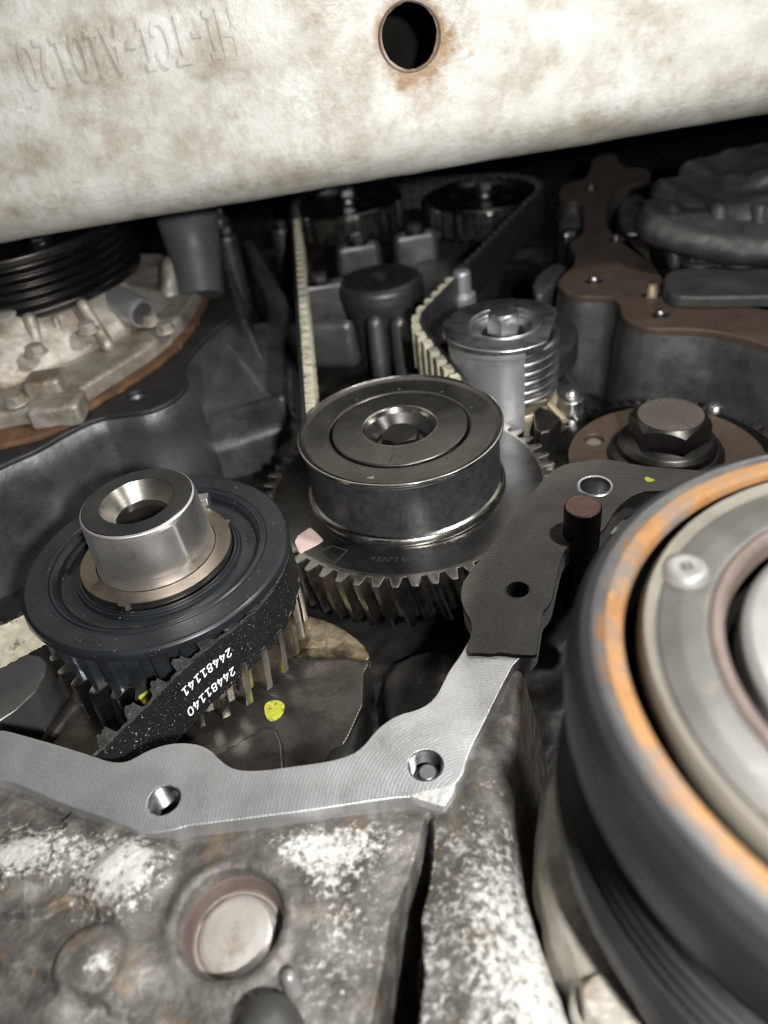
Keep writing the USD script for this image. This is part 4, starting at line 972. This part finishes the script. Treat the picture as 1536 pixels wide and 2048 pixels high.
hq = np.c_[v[:, 0] - hx, v[:, 2] - hzz]; ha = np.arctan2(hq[:, 1], hq[:, 0])
edge_n = (fbm(np.c_[np.cos(ha) * 2, np.sin(ha) * 2, ha * 0], 3, 77) - .5) * 1.6
pull = np.exp(-(np.abs(dd - 12) / 1.2) ** 2)
v[:, 0] += hq[:, 0] / np.maximum(dd, 1) * edge_n * pull; v[:, 2] += hq[:, 1] / np.maximum(dd, 1) * edge_n * pull
fan = np.exp(-(((hq[:, 0] - 17) / 15) ** 2 + ((hq[:, 1] + 6) / 16) ** 2)) * (dd > 13.5)
ridge = np.sin(np.hypot(hq[:, 0] + 26, hq[:, 1] - 34) * 1.25 + (fbm(np.c_[hq * .12, hq[:, 0] * 0], 3, 78) - .5) * 5)
dx = dx + fan * ridge * .55
bmask = np.clip(np.exp(-((dd - 12.5) / 4.0) ** 2) * .42 + fan * (.26 + .06 * ridge), 0, 1) * (v[:, 1] < BY + 6)
bmask += .24 * np.exp(-(((v[:, 0] + 165) / 30) ** 2 + ((v[:, 2] - 150) / 22) ** 2)) + .22 * np.exp(-(((v[:, 0] + 10) / 60) ** 2 + ((v[:, 2] - 125) / 12) ** 2))
v[:, 1] += np.where(v[:, 1] < BY + 3.5, dx + 1.2 * np.exp(-((dd - 12.6) / 8) ** 2), dx)
v[:, 2] += (fbm(np.c_[v[:, 0], v[:, 1] * 0, v[:, 1] * 0] * .04, 3, 32) - .5) * 1.2
BR = math.radians(-1.3)
def tilt(v):
    v = np.array(v, float); x, z = v[:, 0] - 190, v[:, 2] - BB
    return np.c_[190 + x * math.cos(BR) + z * math.sin(BR), v[:, 1], BB - 1 - x * math.sin(BR) + z * math.cos(BR)]
v = tilt(v)
bs_ = usdkit.mesh(stage, str(bm.GetPath()) + '/beam_shell', ((v - LOC[str(bm.GetPath())]) / 1000, f), '/World/Looks/white_paint', smooth=True)
UsdGeom.PrimvarsAPI(bs_).CreatePrimvar('mask', Sdf.ValueTypeNames.FloatArray, 'vertex').Set(Vt.FloatArray.FromNumpy(bmask.astype(np.float32)))
t = np.linspace(0, 2 * np.pi, 64)
obj('hole_rim', tube(tilt(np.c_[hx + 12.9 * np.cos(t), np.full(64, BY + 1.0), hzz + 12.9 * np.sin(t)]), .55, 8), 'copper_dark', bm)
inner = m3.Manifold.cube([700, 2, 230]).translate([-330, BY + 75, BB + 4])
obj('inner_wall', inner, 'hole_dark', bm, smooth=False)  # unseen black sheet; shade of the hollow put into its colour


def beam_text(text, u0, v0, u1, hgt):
    """raised lettering, upside down for the viewer, from the photo point (u0,v0) leftwards"""
    tm = meshkit.text_mesh(text, hgt, .5, True); v, f = np.array(tm.vertices), np.array(tm.faces)
    d0, d1 = ray(u0, v0), ray(u1, v0); x0, x1 = d0[0] * BY / d0[1], d1[0] * BY / d1[1]; z0_ = CAMH + d0[2] * BY / d0[1]
    v[:, 0] -= v[:, 0].min(); sc = (x0 - x1) / v[:, 0].max()
    return tilt(np.c_[x0 - v[:, 0] * sc, BY - .3 - v[:, 2], z0_ - v[:, 1] + 6]), f


obj('embossed_letters', beam_text('HI-TCI-A10120', 470, 10, 10, 17), 'white_paint', bm, smooth=30)
# dark bulkhead behind everything
bk = obj('bulkhead', box(-700, 700, 900, 904, -80, 700, 1), 'hole_dark')
tag(bk, 'dark empty back of the engine bay', None, None, 'structure')
